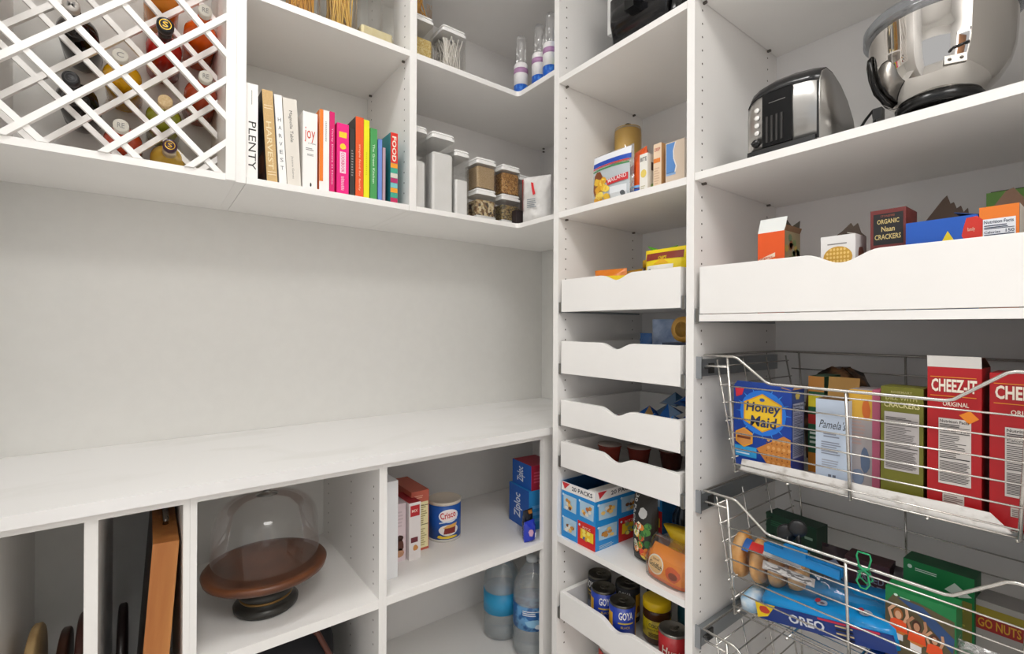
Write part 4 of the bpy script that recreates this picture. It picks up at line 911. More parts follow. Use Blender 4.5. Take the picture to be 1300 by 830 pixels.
for yy in (-.008, .008): b.T = Matrix.Rotation(PI+.42, 4, 'Z') @ Matrix.Translation((.0986, yy, .103)) @ Matrix.Rotation(PI/2, 4, 'Y'); b.lathe([(.0028, 0), (.0015, .0015)], M('#6d6862', .3, 1), 12)
b.build('bracket', t)
b = MB(); b.T = Matrix.Rotation(PI+.46, 4, 'Z'); b.tube([(.100, -.012, .116), (.108, -.010, .118), (.110, .0, .120), (.108, .010, .124), (.101, .012, .125)], .0022, M('#1a1a1a', .2), 8); b.build('latch_loop', t)
b = MB(); b.T = Matrix.Rotation(PI-.98, 4, 'Z'); b.tube([(.070, 0, .069), (.084, 0, .080), (.098, 0, .100), (.1065, 0, .128), (.110, 0, .152), (.110, 0, .166), (.106, 0, .172)], [.004, .006, .0065, .0065, .006, .005, .003], M('#1c1a19', .12, .5), 12); b.build('handle', t)  # black tube tracing the dark curve along the bowl's left outline

# ------------------------------------------------------------------ wide drawer boxes
Zw = 1.2505
def a_or(P):
    w, h = P.w, P.h; P.poly([(w*.04, h*.68), (w*.66, h*.75), (w*.66, h*.70), (w*.04, h*.63)], M('#f0d9c2'), 1)
    for i, s_ in enumerate(('ONE', 'FLAVOR', 'FILLED', 'CRACKERS')): P.text(s_, w*.2, h*(.63-i*.048), w*.5, h*.036, M('#f2a91c'), 1, 5)
    P.lines(w*.2, h*.34, w*.6, h*.08, 3, M('#f0b48a'), 1)
    P.text('organic', w*.08, h*.665, w*.5, h*.035, M('#c2481a'), 2, 6)
def a_ors(P):
    r = random.Random(5); w, h = P.w, P.h; P.rect(0, 0, w, h, M('#8a7a5c'), 1)
    for i in range(30): P.blotch(w*r.uniform(.1, .9), h*r.uniform(.2, .95), w*.13, h*.05, M(r.choice(['#6a7a4a', '#7f8f6a', '#a0863c', '#8f5a3a', '#5d6f52', '#9aa08a'])), 2)
rbox('cracker_box', 'orange open cracker box, leftmost in the long drawer', 'box', 962, 996, 287, 330, 1.065, .075, Zw, M('#e2571a', .5), {'f': a_or, 'r': a_ors}, h=.178, flaps=[('f', .034, 112, M('#dfe2df', .6)), ('K', 0, [(.1, 0), (.95, 0), (1, .03), (.7, .02), (.5, .038), (.2, .03)], M('#4b443a', .7)), ('r', .012, 70, M('#7a5a40', .7))], group='snack boxes in the long drawer')
def a_wh(P):
    w, h = P.w, P.h; r = random.Random(2); P.lines(w*.2, h*.885, w*.6, h*.03, 1, M('#8a8784'), 1); P.disc(w*.5, h*.72, w*.42, h*.14, M('#c99a38'), 1)
    for i in range(7):
        for j in range(5):
            u, v = w*(.2+i*.1), h*(.62+j*.05)
            if ((u/w-.5)/.38)**2+((v/h-.72)/.12)**2 < 1: P.disc(u, v, w*.036, h*.018, M('#e8c673'), 2, 8)
rbox('cracker_box', 'white open box with round cracker picture above the scoop', 'box', 1042, 1086, 306, 332, 1.065, .06, Zw, M('#e4e2e0', .5), {'f': a_wh, 'r': lambda P: P.blotch(P.w*.5, P.h*.75, P.w*.3, P.h*.12, M('#7a3f24'))}, h=.152, flaps=[('K', 0, [(0, 0), (1, 0), (.85, .010), (.75, .030), (.62, .024), (.55, .032), (.3, .018), (.05, .008)], M('#4d4036', .8)), ('r', .014, 165, M('#c9c2b8', .7))], group='snack boxes in the long drawer')
def a_naan(P):
    w, h = P.w, P.h; P.rect(w*.09, h*.66, w*.84, h*.30, M('#1b1a1c'), 1); c = M('#c9b477')
    P.text('STONEFIRE', w*.3, h*.925, w*.4, h*.02, M('#8f4a3a'), 2); P.text('ORGANIC', w*.2, h*.86, w*.62, h*.045, c, 2, 0, .02); P.text('Naan', w*.32, h*.785, w*.38, h*.05, c, 2, 0, .02); P.text('CRACKERS', w*.13, h*.71, w*.74, h*.05, c, 2, 0, .02); P.lines(w*.15, h*.60, w*.7, h*.025, 2, M('#a8706a'), 1)
rbox('cracker_box', 'dark red box reading ORGANIC NAAN CRACKERS in the long drawer', 'box', 1105, 1150, 270, 310, 1.075, .07, Zw, M('#6e2a28', .5), {'f': a_naan}, h=.190, group='snack boxes in the long drawer', inner='#55443a')
rbox('cracker_box', 'blue open box with torn brown flaps in the long drawer', 'box', 1150, 1242, 286, 300, 1.065, .085, Zw, M('#1c58b8', .45), {'f': lambda P: (P.poly([(P.w*.42, P.h*.62), (P.w*.60, P.h*.86), (P.w*.68, P.h*.76), (P.w*.66, P.h*.62)], M('#e3c81c'), 1), P.blotch(P.w*.93, P.h*.84, P.w*.16, P.h*.18, M('#cc2f22'), 1), P.text('family', P.w*.86, P.h*.82, P.w*.1, P.h*.05, M('#e8b8a0'), 2))}, h=.157,
     flaps=[('K', 0, [(0, 0), (.75, 0), (.72, .028), (.66, .022), (.62, .034), (.56, .030), (.52, .042), (.47, .040), (.42, .056), (.36, .050), (.05, .008)], M('#54443a', .85)), ('r', .03, 165, M('#2a4a86', .6)), ('f', .03, 170, M('#6b5746', .85))], group='snack boxes in the long drawer', inner='#4a3a2e')
def a_nf(P): w, h = P.w, P.h; P.facts(w*.10, h*.18, w*.82, h*.70, M('#e3e6ec'), M('#2d3850'))
rbox('cracker_box', 'orange box with nutrition panel near the right end of the drawer', 'box', 1243, 1294, 266, 298, 1.065, .065, Zw, M('#e57a22', .5), {'f': a_nf, 'r': lambda P: P.rect(0, 0, P.w, P.h, M('#d8cfc4'))}, h=.166, flaps=[('K', 0, [(0, 0), (1, 0), (.95, .02), (.7, .038), (.5, .034), (.1, .006)], M('#7a5e4c', .85))], group='snack boxes in the long drawer')
rbox('cracker_box', 'green and white box behind the orange nutrition-panel box', 'box', 1252, 1330, 246, 290, 1.165, .06, Zw, M('#5d8a34', .5), {'f': lambda P: (P.rect(P.w*.4, P.h*.6, P.w*.6, P.h*.30, M('#e3e6e0')), P.text('mini', P.w*.42, P.h*.78, P.w*.3, P.h*.06, M('#3a3f38'), 2))}, h=.208, flaps=[('k', .02, 150, M('#3d3a2c', .7))], group='snack boxes in the long drawer')

# ------------------------------------------------------------------ top wire basket boxes
Zb = B1+.0065; GP = 'cracker boxes in the top wire basket'
def a_honey(P):
    w, h = P.w, P.h; c = (w*.52, h*.69); P.rect(0, 0, w, h, M('#123f9e', .35), 1)
    for i in range(16):
        a = 2*PI*i/16; P.poly([(c[0]+w*.25*math.cos(a-.1), c[1]+w*.25*math.sin(a-.1)), (min(w, max(0, c[0]+w*.48*math.cos(a))), min(h*.99, c[1]+w*.48*math.sin(a))), (c[0]+w*.25*math.cos(a+.1), c[1]+w*.25*math.sin(a+.1))], M('#3f9aee'), 2)
    P.disc(c[0], c[1], w*.40, w*.40, M('#2478dc'), 3)
    def hexa(u, v, r, m, k, ru=1.12): P.poly([(u+r*ru*math.cos(PI/6+PI/3*i+PI/6*0), v+r*math.sin(PI/6+PI/3*i)) for i in range(6)], m, k)
    hexa(c[0], c[1], w*.34, M('#e8a412'), 4); hexa(c[0], c[1], w*.315, M('#f5c82c'), 5)
    P.text('Honey', w*.23, h*.665, w*.58, h*.15, M('#22315e'), 7, 0, .02, .12); P.text('Maid', w*.31, h*.52, w*.44, h*.13, M('#22315e'), 7, 0, .02, .12); P.disc(w*.52, h*.85, w*.045, h*.02, M('#3a5a9a'), 7)
    P.poly([(w*.03, h*.97), (w*.2, h*.985), (w*.16, h*.89), (w*.05, h*.86)], M('#d8283c'), 4)
    hexa(w*.2, h*.36, w*.18, M('#e8a412'), 6, 1.0); hexa(w*.2, h*.36, w*.155, M('#d9914a'), 7, 1.0); P.rect(w*.08, h*.345, w*.24, h*.03, M('#7a3c1c'), 8)
    P.rect(0, h*.12, w*.42, h*.13, M('#2fa0dd'), 3); P.lines(w*.05, h*.15, w*.3, h*.07, 2, M('#cfe6f5'), 4)
    g = [(w*.42, h*.25), (w*.88, h*.45), (w*.99, h*.42), (w*.99, h*.02), (w*.68, h*.02)]; P.poly(g, M('#c98238'), 5)
    for i in range(5):
        for j in range(4):
            u, v = w*(.60+i*.085), h*(.07+j*.09)
            if u < w*.97: P.disc(u, v, w*.012, h*.009, M('#8a4c1c'), 6, 6); P.disc(u+w*.03, v+h*.04, w*.028, h*.022, M('#dba05c'), 6, 7)
def a_hs(P): P.disc(P.w*.45, P.h*.93, P.w*.2, P.h*.05, M('#c9b25a'), 1, 6); P.facts(P.w*.06, P.h*.2, P.w*.86, P.h*.64, M('#a9adc2'), M('#2d3358'))
rbox('graham_cracker_box', 'bright blue graham cracker box, leftmost in the top basket', 'box', 931.5, 1005, 489, 590, 1.062, .060, Zb, M('#163a86', .4), {'f': a_honey, 'r': a_hs}, h=.178, group=GP, flaps=[('f', .018, 150, M('#1d3f8f', .5)), ('r', .022, 170, M('#b98a5a', .7))], inner='#8a6a44')
rbox('cookie_box', 'green and yellow striped box squeezed beside the blue cracker box', 'box', 1026, 1046, 497, 600, 1.135, .09, Zb, M('#1f5a38', .45), {'f': lambda P: (P.rect(0, P.h*.68, P.w, P.h*.12, M('#e3d02a')), P.rect(0, P.h*.5, P.w, P.h*.1, M('#b52a24')), P.rect(0, 0, P.w, P.h*.2, M('#d98a2a')), P.rect(0, P.h*.84, P.w, P.h*.16, M('#c2843c')), P.lines(P.w*.1, P.h*.3, P.w*.8, P.h*.14, 3, M('#d8e0d0'), 1))}, h=.205, group=GP)
def a_pam(P): w, h = P.w, P.h; P.text('Pamela\'s', w*.1, h*.66, w*.82, h*.10, M('#4a4d57'), 1, 0, 0, .25); P.lines(w*.25, h*.56, w*.5, h*.06, 2, M('#8a90a0'), 1); P.lines(w*.18, h*.36, w*.64, h*.16, 6, M('#8a90a0'), 1, 2, .2, .6) if False else P.lines(w*.18, h*.36, w*.64, h*.16, 6, M('#8a90a0'), 1); P.lines(w*.2, h*.2, w*.6, h*.11, 4, M('#a0a6b4'), 1); P.rect(w*.4, h*.08, w*.1, h*.05, M('#6d7382'), 1); P.rect(w*.54, h*.08, w*.1, h*.05, M('#6d7382'), 1)
rbox('cookie_box', 'pale blue-white box with grey script behind the basket post', 'box', 1035.5, 1076, 503, 605, 1.062, .06, Zb, M('#c3d0e2', .5), {'f': a_pam}, h=.168, group=GP, flaps=[('k', .04, 80, M('#b58a4a', .7))], inner='#8a6a44')
def a_an(P): w, h = P.w, P.h; P.rect(0, h*.7, w, h*.3, M('#d8a83c'), 1); P.blotch(w*.75, h*.8, w*.2, h*.12, M('#cf6a2a'), 2); P.lines(w*.1, h*.45, w*.6, h*.25, 7, M('#b59a92'), 2); P.blotch(w*.7, h*.3, w*.25, h*.14, M('#5f6f8a'), 2); P.blotch(w*.4, h*.12, w*.3, h*.1, M('#7d8aa0'), 2)
rbox('cracker_box', 'grey box with yellow top and blue picture right of basket post', 'box', 1078, 1107, 494, 610, 1.085, .07, Zb, M('#a8a0a0', .5), {'f': a_an}, h=.190, group=GP)
rbox('cracker_box', 'slim pink box beside the olive cracker box', 'box', 1107, 1117, 493, 615, 1.085, .08, Zb, M('#c2607c', .5), None, h=.192, group=GP)
def a_ol(P): w, h = P.w, P.h; P.text('ROSEMARY', w*.25, h*.945, w*.5, h*.02, M('#b9b27a'), 1); P.text('DILL WITH', w*.12, h*.885, w*.74, h*.035, M('#b9b27a'), 1); P.text('CRACKERS', w*.08, h*.82, w*.84, h*.05, M('#cfc78e'), 1, 0, .02); P.facts(w*.09, h*.27, w*.82, h*.51, M('#b8b2b0'), M('#4f4a48'), False)
rbox('cracker_box', 'olive green cracker box with grey nutrition panel', 'box', 1118, 1172, 487, 620, 1.062, .055, Zb, M('#6c6b1c', .5), {'f': a_ol}, h=.203, group=GP, faces={'r': M('#5e5c1e', .5)})
def a_ch(P):
    w, h = P.w, P.h; e = M('#efe2d2'); P.text('CHEEZ-IT', w*.08, h*.83, w*.84, h*.09, e, 3, 0, .03); P.rect(w*.06, h*.80, w*.85, h*.005, M('#e0902a'), 3); P.rect(w*.06, h*.93, w*.85, h*.005, M('#e0902a'), 3)
    P.text('ORIGINAL', w*.30, h*.735, w*.48, h*.03, e, 3); P.poly([(w*.60, h*.68), (w*.80, h*.715), (w*.96, h*.665), (w*.78, h*.625)], M('#e8861c'), 3); P.facts(w*.22, h*.20, w*.60, h*.45, M('#cfc9c4'), M('#3a3432')); P.rect(w*.30, h*.075, w*.40, h*.06, M('#c9c2ba'), 3); P.lines(w*.32, h*.08, w*.36, h*.05, 4, M('#7d6a64'), 4)
CZ = M('#ad1219', .45)
rbox('cracker_box', 'tall red cheese cracker box with its white top flap raised', 'box', 1177, 1246, 466, 630, 1.062, .075, Zb, CZ, {'f': a_ch, 'r': lambda P: P.rect(P.w*.1, 0, P.w*.8, P.h*.9, M('#9a141a'))}, h=.243, group=GP, flaps=[('f', .019, 80, M('#dcd9d4', .6)), ('k', .05, 160, M('#6a4a3c', .7))], inner='#6a4a3c')
rbox('cracker_box', 'second red cheese cracker box cut off by the right frame edge', 'box', 1256, 1352, 474, 650, 1.062, .075, Zb, CZ, {'f': a_ch}, h=.238, group=GP)
t = thing('snack_bag', 'crumpled brown and red bag behind the boxes in the top basket', 'bag', (1.275, .420, Zb)); rb = random.Random(8)
def lump(z, a, b_): return [(x+rb.uniform(-.006, .006), y+rb.uniform(-.006, .006), z+rb.uniform(-.006, .006)*(z > .01)) for x, y, _ in sring(0, 0, z, a, b_, 2.5, 26)]
b = MB(); b.loft([lump(0, .05, .062), lump(.10, .052, .068), lump(.17, .045, .062), lump(.200, .032, .046), lump(.216, .014, .02)], noise_mat('brown_foil', '#2c1f18', '#8a6242', (30, 30, 30), .35, .3, lo=.42, hi=.62)); b.build('bag_film', t)
b = MB(); b.loft([[(x-.022, y-.01, z+.183) for x, y, z in lump(0, .020, .022)], [(x-.022, y-.01, z+.198) for x, y, z in lump(0, .010, .014)]], M('#a02a28', .4)); b.build('red_patch', t)

# ------------------------------------------------------------------ middle wire basket
Zc = B2+.004
# bagels
bm = noise_mat('bagel_crust', '#cf8c42', '#eec48c', (30, 30, 30), .5, .1, lo=.3, hi=.7)
for i, (px, py, X, r, lb) in enumerate(((943, 712, 1.066, .052, 'plain bagel at the left end of the bread bag'), (966, 727, 1.070, .050, 'second bagel from the left in the bread bag'), (989, 738, 1.078, .046, 'third bagel, half hidden by the clear film'), (1014, 748, 1.088, .042, 'fourth bagel under the printed film'))):
    p = at(px, py, X=X+.045); p.z = Zc+.0455+r; t = thing('bagel', lb, 'bagel', p, .16, 'bagels in the clear bag'); b = MB(); b.T = Matrix.Rotation(PI/2, 4, 'X')
    n = 16; b.lathe([(.010+(r-.010)*(.5-.5*math.cos(2*PI*k/n)), .0155*math.sin(2*PI*k/n)) for k in range(n)]+[(.010, 0)], bm, 36); b.build('crust', t)
t = thing('bread_bag', 'clear printed bread bag around the bagels, gathered at the right', 'bag', (1.118, .455, Zc+.047), 0)
rings = []
for k, (y, r, dz) in enumerate(((.105, .012, 0), (.100, .045, 0), (.06, .054, 0), (.02, .054, 0), (-.02, .052, -.002), (-.055, .046, -.006), (-.085, .034, -.014), (-.11, .020, -.02), (-.15, .028, -.024), (-.19, .034, -.028))):
    rr_ = random.Random(k); rings.append([((r+rr_.uniform(-.003, .002)) * math.cos(a), y, .052+dz+(r+rr_.uniform(-.003, .002))*.88*math.sin(a)) for a in [2*PI*i/20 for i in range(20)]])
b = MB(); b.loft(rings, clear_mat('thin_clear_film', '#ffffff', .5, .1, .04, .02, .5)); b.build('clear_film', t)
b = MB(); 
def strip(y0, y1, a0, a1, m, k=0):
    n = 6; vs = []
    for i in range(n+1):
        a = a0+(a1-a0)*i/n
        for y in (y0, y1):
            r = .0565+k*.0006 if y > -.03 else .051+k*.0006; vs.append((r*math.cos(a), y, .052+r*.88*math.sin(a)))
    b.add(vs, [(2*i, 2*i+2, 2*i+3, 2*i+1) for i in range(n)], m, True)
d = math.radians
strip(.04, -.06, d(154), d(174), M('#b9b4b0', .4)); strip(.035, -.055, d(156), d(172), noise_mat('fine_print', '#6f6b69', '#d3d0cd', (300, 60, 300), .5, lo=.45, hi=.5), 1); strip(.075, .045, d(120), d(145), M('#cc2420', .4)); strip(.09, .075, d(115), d(150), M('#2a5fa8', .4)); strip(.045, -.03, d(105), d(142), M('#dcdad6', .4)); strip(.02, -.01, d(108), d(125), M('#c9642a', .4), 1)

b.build('film_print', t)
# long blue clip
p0, p1 = at(972, 692, X=1.055), at(1069, 729, X=1.055)
t = thing('bag_clip', 'long bright blue bag clip with black pivot knob', 'clip', (1.055, (p0.y+p1.y)/2, (p0.z+p1.z)/2)); L_ = (p0.y-p1.y)/2; sl = (p0.z-p1.z)/2
b = MB(); CB = M('#1287d0', .3)
def bar(b, y0, y1, z0, z1, x0, x1, hgt, m):
    vs = [(x, y, z) for x in (x0, x1) for (y, z) in ((y0, z0-hgt), (y1, z1-hgt), (y1, z1+hgt), (y0, z0+hgt))]
    b.add(vs, [(0, 1, 2, 3), (7, 6, 5, 4), (0, 4, 5, 1), (1, 5, 6, 2), (2, 6, 7, 3), (3, 7, 4, 0)], m)
bar(b, L_, -L_, sl, -sl, -.011, -.001, .010, CB); b.build('front_jaw', t, bevel=.003)
b = MB(); bar(b, L_, -L_, sl, -sl, .001, .010, .009, M('#0f74b8', .3)); b.build('rear_jaw', t, bevel=.003)
b = MB(); b.box(-.012, -.002, -.012, .030, .004, .022, CB); b.build('lever', t, bevel=.002)
for dy, dz, r in ((.034, .038, .018), (.012, .055, .017)):
    b = MB(); b.T = Matrix.Translation((.012, dy, dz)) @ Matrix.Rotation(-PI/2, 4, 'Y') @ Matrix.Rotation(.5, 4, 'X'); b.lathe([(.004, -.006), (r*.9, -.006), (r, -.003), (r, .003), (r*.9, .006), (.004, .006)], M('#18181a', .35), 24); b.build('knob', t)
b = MB(); b.tube([(.008, .03, .012), (.012, .034, .038)], .005, BLACK); b.tube([(.008, .008, .012), (.012, .012, .052)], .005, BLACK); b.build('knob_stem', t)
# cookie packs: dark blue front band, light blue top
def oreo(label, pyl, pyr, dx, y0, y1, z0, hgt, txt, loc):
    t = thing('cookie_pack', label, 'packet', loc, 0, 'sandwich cookie packs in the middle basket'); a, h = (y0-y1)/2, hgt
    rg = lambda z, g: [(x_*(1-g)+0, y_, z) for x_, y_ in []]
    b = MB(); b.loft([sring(0, 0, 0, .088, a, 6), sring(0, 0, h*.66, .090, a, 6), sring(0, 0, h*.72, .088, a, 5), sring(0, 0, h*.92, .080, a*.97, 4), sring(0, 0, h, .062, a*.92, 4)], M('#1590d6', .22)); b.build('film_wrap', t)
    b = MB(); b.box(-.0915, -.0895, -a*.985, a*.985, .001, h*.64, M('#17357e', .3))
    P_ = Print(b, (-.0917, a*.985, .001), (0, -1, 0), (0, 0, 1), 2*a*.985, h*.64); txt(P_); b.build('front_band', t)
    b = MB(); P_ = Print(b, (-.080, a*.9, h*.925), (0, -1, 0), Vector((.62, 0, .16)).normalized(), 2*a*.9, .03, None, .003)
    for u in (.52, .85):
        b = MB(); P_.mb = b; P_.blotch(P_.w*u, .010, .012, .009, M('#a9b4c2'), 1); P_.blotch(P_.w*u-.007, .012, .006, .007, M('#b03040'), 2); P_.blotch(P_.w*u+.003, .006, .005, .003, M('#5a4a58'), 2); b.build('top_print', t)
    return t
def t1(P):
    w, h = P.w, P.h; P.poly([(w*.0, h*.98), (w*.17, h*.98), (w*.09, h*.25), (w*.0, h*.05)], M('#e8c51a'), 2); P.blotch(w*.07, h*.6, w*.05, h*.26, M('#c9402a'), 3)
    P.text('OREO', w*.27, h*.24, w*.27, h*.52, M('#d9dde6'), 3, 0, .03); [P.rect(w*.62, h*(.10+.2*i), w*.12, h*.09, M(c), 3) for i, c in enumerate(('#1a1a20', '#c9b48a', '#1a1a20', '#c9b48a'))]; P.rect(w*.50, h*.86, w*.42, h*.12, M('#c2284a'), 4)
op = oreo('long blue sandwich cookie pack reading OREO, tilted up to the right', 0, 0, 0, .498, .250, 0, .052, t1, (1.135, .374, Zc+.028)); op.rotation_euler = (-.20, 0, 0)
t = thing('cookie_pack', 'dark blue cookie pack underneath the right end of the tilted one', 'packet', (1.135, .278, Zc), 0, 'sandwich cookie packs in the middle basket'); b = MB(); b.loft([sring(0, 0, 0, .085, .027, 6), sring(0, 0, .024, .087, .028, 6), sring(0, 0, .032, .078, .024, 4)], M('#17357e', .3)); b.build('film_wrap', t)
b = MB(); b.box(-.0885, -.0868, -.022, .022, .004, .014, M('#2f86d6', .3)); b.build('print_stripe', t)
t = thing('snack_packet', 'pale blue film packet lying under the left bagels', 'packet', (1.115, .524, Zc)); b = MB(); b.loft([sring(0, 0, 0, .06, .020, 4), sring(0, 0, .022, .064, .021, 4), sring(0, 0, .036, .045, .012, 3)], noise_mat('white_blue_film', '#7db8de', '#e3eaee', (30, 30, 30), .25, .3)); b.build('film_wrap', t)
# green cookie cartons
DG2 = M('#13402c', .5); GN = M('#12793f', .5)
rbox('cookie_box', 'dark green carton standing behind the blue clip', 'box', 972, 1040, 690, 740, 1.27, .05, Zc, DG2, {'f': lambda P: (P.rect(P.w*.5, P.h*.86, P.w*.25, P.h*.04, M('#4f9a6c')), P.rect(P.w*.78, P.h*.78, P.w*.15, P.h*.04, M('#9ab8a4')), P.lines(P.w*.1, P.h*.8, P.w*.3, P.h*.1, 3, M('#2f6a4a'), 1))}, h=.150, rot=-.12)
rbox('cookie_box', 'dark red carton with pale lettering behind the green wire clip', 'box', 1072, 1128, 700, 760, 1.20, .05, Zc, M('#4a2327', .5), {'f': lambda P: (P.text('NO.', P.w*.35, P.h*.84, P.w*.4, P.h*.07, M('#2b2a3c')), P.text('BAKED', P.w*.28, P.h*.70, P.w*.6, P.h*.1, M('#8f8fa0'), 2), P.text('DE', P.w*.5, P.h*.56, P.w*.35, P.h*.11, M('#8f8fa0'), 2))}, h=.137, rot=.05)
def a_tm(P):
    w, h = P.w, P.h; P.rect(0, 0, w, h, GN, 1); P.disc(w*.16, h*.935, w*.03, h*.014, M('#cfe6d6'), 3); P.lines(w*.22, h*.92, w*.2, h*.02, 1, M('#9fd0b4'), 3)
    P.poly([(w*.0, h*.15), (w*.0, h*.80), (w*.12, h*.93), (w*.5, h*.93), (w*.98, h*.86), (w*.98, h*.45), (w*.55, h*.15)], M('#5a5034'), 2)
    P.poly([(w*.18, h*.915), (w*.55, h*.90), (w*.98, h*.68), (w*.96, h*.52), (w*.5, h*.80)], M('#2a4a7a'), 3); P.rect(w*.0, h*.06, w*.5, h*.12, M('#4a5a40'), 3)
    for i, (u, v, s_) in enumerate(((.20, .50, 1), (.47, .43, .95), (.72, .35, .85))):
        sk, hr = M(('#d9a884', '#b98462', '#c99874')[i]), M(('#a8622c', '#4a2a1c', '#5a3020')[i]); o_ = M('#e8501c'); U, V = u*w, v*h*.8+h*.22; a = w*.14*s_; hh = h*.085*s_
        P.poly([(U-a, V-hh), (U+a, V-hh), (U+a*.8, V+hh*.6), (U-a*.8, V+hh*.6)], o_, 4); P.disc(U, V+hh*1.35, a*.5, hh*.75, hr, 5); P.disc(U, V+hh*1.2, a*.34, hh*.55, sk, 6)
        P.poly([(U-a*.8, V+hh*.4), (U-a*1.15, V+hh*1.6), (U-a*.5, V+hh*2.5), (U-a*.2, V+hh*2.3), (U-a*.8, V+hh*1.5), (U-a*.5, V+hh*.5)], sk, 6)
        P.poly([(U+a*.8, V+hh*.4), (U+a*1.15, V+hh*1.4), (U+a*1.0, V+hh*2.4), (U+a*.7, V+hh*2.3), (U+a*.8, V+hh*1.4), (U+a*.5, V+hh*.5)], sk, 6)
        P.rect(U-a*.7, V-hh*2.1, a*1.2, hh*1.1, M('#e3dfdb'), 5); P.poly([(U-a*.9, V-hh*.9), (U+a*.9, V-hh*.9), (U+a*.5, V-hh*1.3), (U-a*.6, V-hh*1.2)], M('#c9762e'), 6)
    P.poly([(w*.25, h*.12), (w*.99, h*.48), (w*.99, 0), (w*.25, 0)], GN, 7); P.text('thin', w*.66, h*.26, w*.24, h*.075, M('#e6efe6'), 8); P.text('mints', w*.58, h*.17, w*.36, h*.065, M('#e6efe6'), 8)
rbox('cookie_box', 'green cookie carton with three cheering figures in orange shirts', 'box', 1124, 1214, 725, 800, 1.07, .045, Zc, GN, {'f': a_tm, 'r': lambda P: P.lines(P.w*.2, P.h*.3, P.w*.6, P.h*.4, 8, M('#7d8a74'), 1)}, h=.158, rot=.0)
def a_g2(P):
    w, h = P.w, P.h; P.rect(0, 0, w, h, GN, 1); P.disc(w*.1, h*.93, w*.035, h*.022, M('#cfe6d6'), 3); P.lines(w*.18, h*.90, w*.4, h*.04, 2, M('#cfe6d6'), 3); P.poly([(w*.60, h*.80), (w*.74, h*.90), (w*.97, h*.80), (w*.8, h*.76)], M('#c9d8cc'), 3); P.rect(w*.35, h*.30, w*.62, h*.44, M('#7f7a34'), 2); P.lines(w*.4, h*.4, w*.5, h*.3, 8, M('#b0a84a'), 3)
rbox('cookie_box', 'second green cookie carton standing behind the one with figures', 'box', 1147, 1238, 712, 790, 1.19, .05, Zc, M('#0f5a34', .5), {'f': a_g2}, h=.172, rot=-.03)
def a_go(P): w, h = P.w, P.h; P.rect(0, h*.62, w, h*.20, M('#a02a26'), 1); P.text('GO NUTS', w*.04, h*.655, w*.62, h*.12, M('#d8a032'), 2, 0, .02); P.rect(0, h*.82, w, h*.10, M('#9a8a2a'), 1)
rbox('nut_box', 'clear-windowed pack with red band reading GO NUTS', 'box', 1238, 1330, 770, 800, 1.20, .06, Zc, M('#a8a39e', .35), {'f': a_go}, h=.135, rot=0)
pouch('snack_bag', 'glossy clear bag of brown snacks in the right basket corner', 'bag', (1.085, .125, Zc), .13, .105, .05, BAGP, FR, lambda P: (P.poly([(P.w*.1, P.h*.1), (P.w*.15, P.h*.75), (P.w*.55, P.h*.5), (P.w*.7, P.h*.1)], M('#8a4a24')), P.poly([(P.w*.2, P.h*.15), (P.w*.22, P.h*.6), (P.w*.5, P.h*.4), (P.w*.55, P.h*.15)], M('#3a2018'), 2)), seed=61)
pouch('chip_bag', 'dark crumpled bag with painted pale shine behind the cookie packs', 'bag', (1.245, .36, Zc), .17, .13, .07, M('#3a2a30', .25), FR, lambda P: P.poly([(P.w*.1, P.h*.75), (P.w*.2, P.h*.85), (P.w*.7, P.h*.45), (P.w*.6, P.h*.4)], M('#8f9ab8')), seed=62, crinkle=.005)  # pale slanting strip is a shine painted into the colour
# small green binder clip on the rim
cp = at(1098, 722, X=1.030); t = thing('wire_clip', 'green wire binder clip gripping the middle basket rim', 'clip', (1.027, cp.y, cp.z)); GC = M('#1f9a63', .3)
b = MB(); b.tube([(-.002, .006, .0), (-.003, .011, .022), (-.003, .009, .030), (-.003, -.009, .030), (-.003, -.011, .022), (-.002, -.006, .0)], .0016, GC, 6); b.build('upper_loop', t)
b = MB(); b.tube([(-.002, .005, -.004), (-.006, .010, -.022), (-.006, .004, -.032), (-.006, -.004, -.032), (-.006, -.010, -.022), (-.002, -.005, -.004)], .0016, GC, 6, True); b.tube([(.008, .005, -.004), (.010, .010, -.020), (.010, 0, -.028), (.010, -.010, -.020), (.008, -.005, -.004)], .0016, GC, 6); b.build('lower_loop', t)
b = MB(); b.tube([(-.004, .009, .006), (-.004, -.009, -.006)], .002, GC, 6); b.tube([(-.004, -.009, .006), (-.004, .009, -.006)], .002, GC, 6); b.tube([(.010, 0, -.002), (-.004, 0, .002)], .0022, GC, 6); b.build('spring', t)

# ------------------------------------------------------------------ base cabinets
ZB = .5173
wood = noise_mat('acacia_wood', '#1b0d08', '#54301f', (3, 34, 30), .2, 0, 5, .42, .6, 0, .6); wood2 = noise_mat('acacia_rim', '#3c1f10', '#7c4828', (5, 5, 30), .35, 0, 5, .3, .7)
cx_, cy_ = .240, 1.335
t = thing('cake_stand', 'dark wood cake stand on a turned black foot', 'cake stand', (cx_, cy_, ZB))
MB().lathe([(.066, 0), (.073, .006), (.074, .015), (.067, .022), (.059, .028), (.058, .034), (.063, .040), (.061, .048), (.048, .060), (.043, .072), (.045, .084)], M('#34332f', .3, .3), 56).build('foot', t)
MB().lathe([(.0595, .0285), (.0605, .031), (.0595, .034)], M('#8a6a3a', .3, .6), 48).build('brass_line', t)
MB().lathe([(.045, .084), (.128, .088), (.139, .094), (.142, .105), (.138, .110), (.129, .1095)], wood2, 64).build('rim', t)
MB().lathe([(.1295, .1065), (.001, .1066)], wood, 64).build('plate_top', t)
t = thing('cake_dome', 'clear glass dome with a glass knob covering the cake stand', 'glass dome', (cx_, cy_, ZB+.1070))
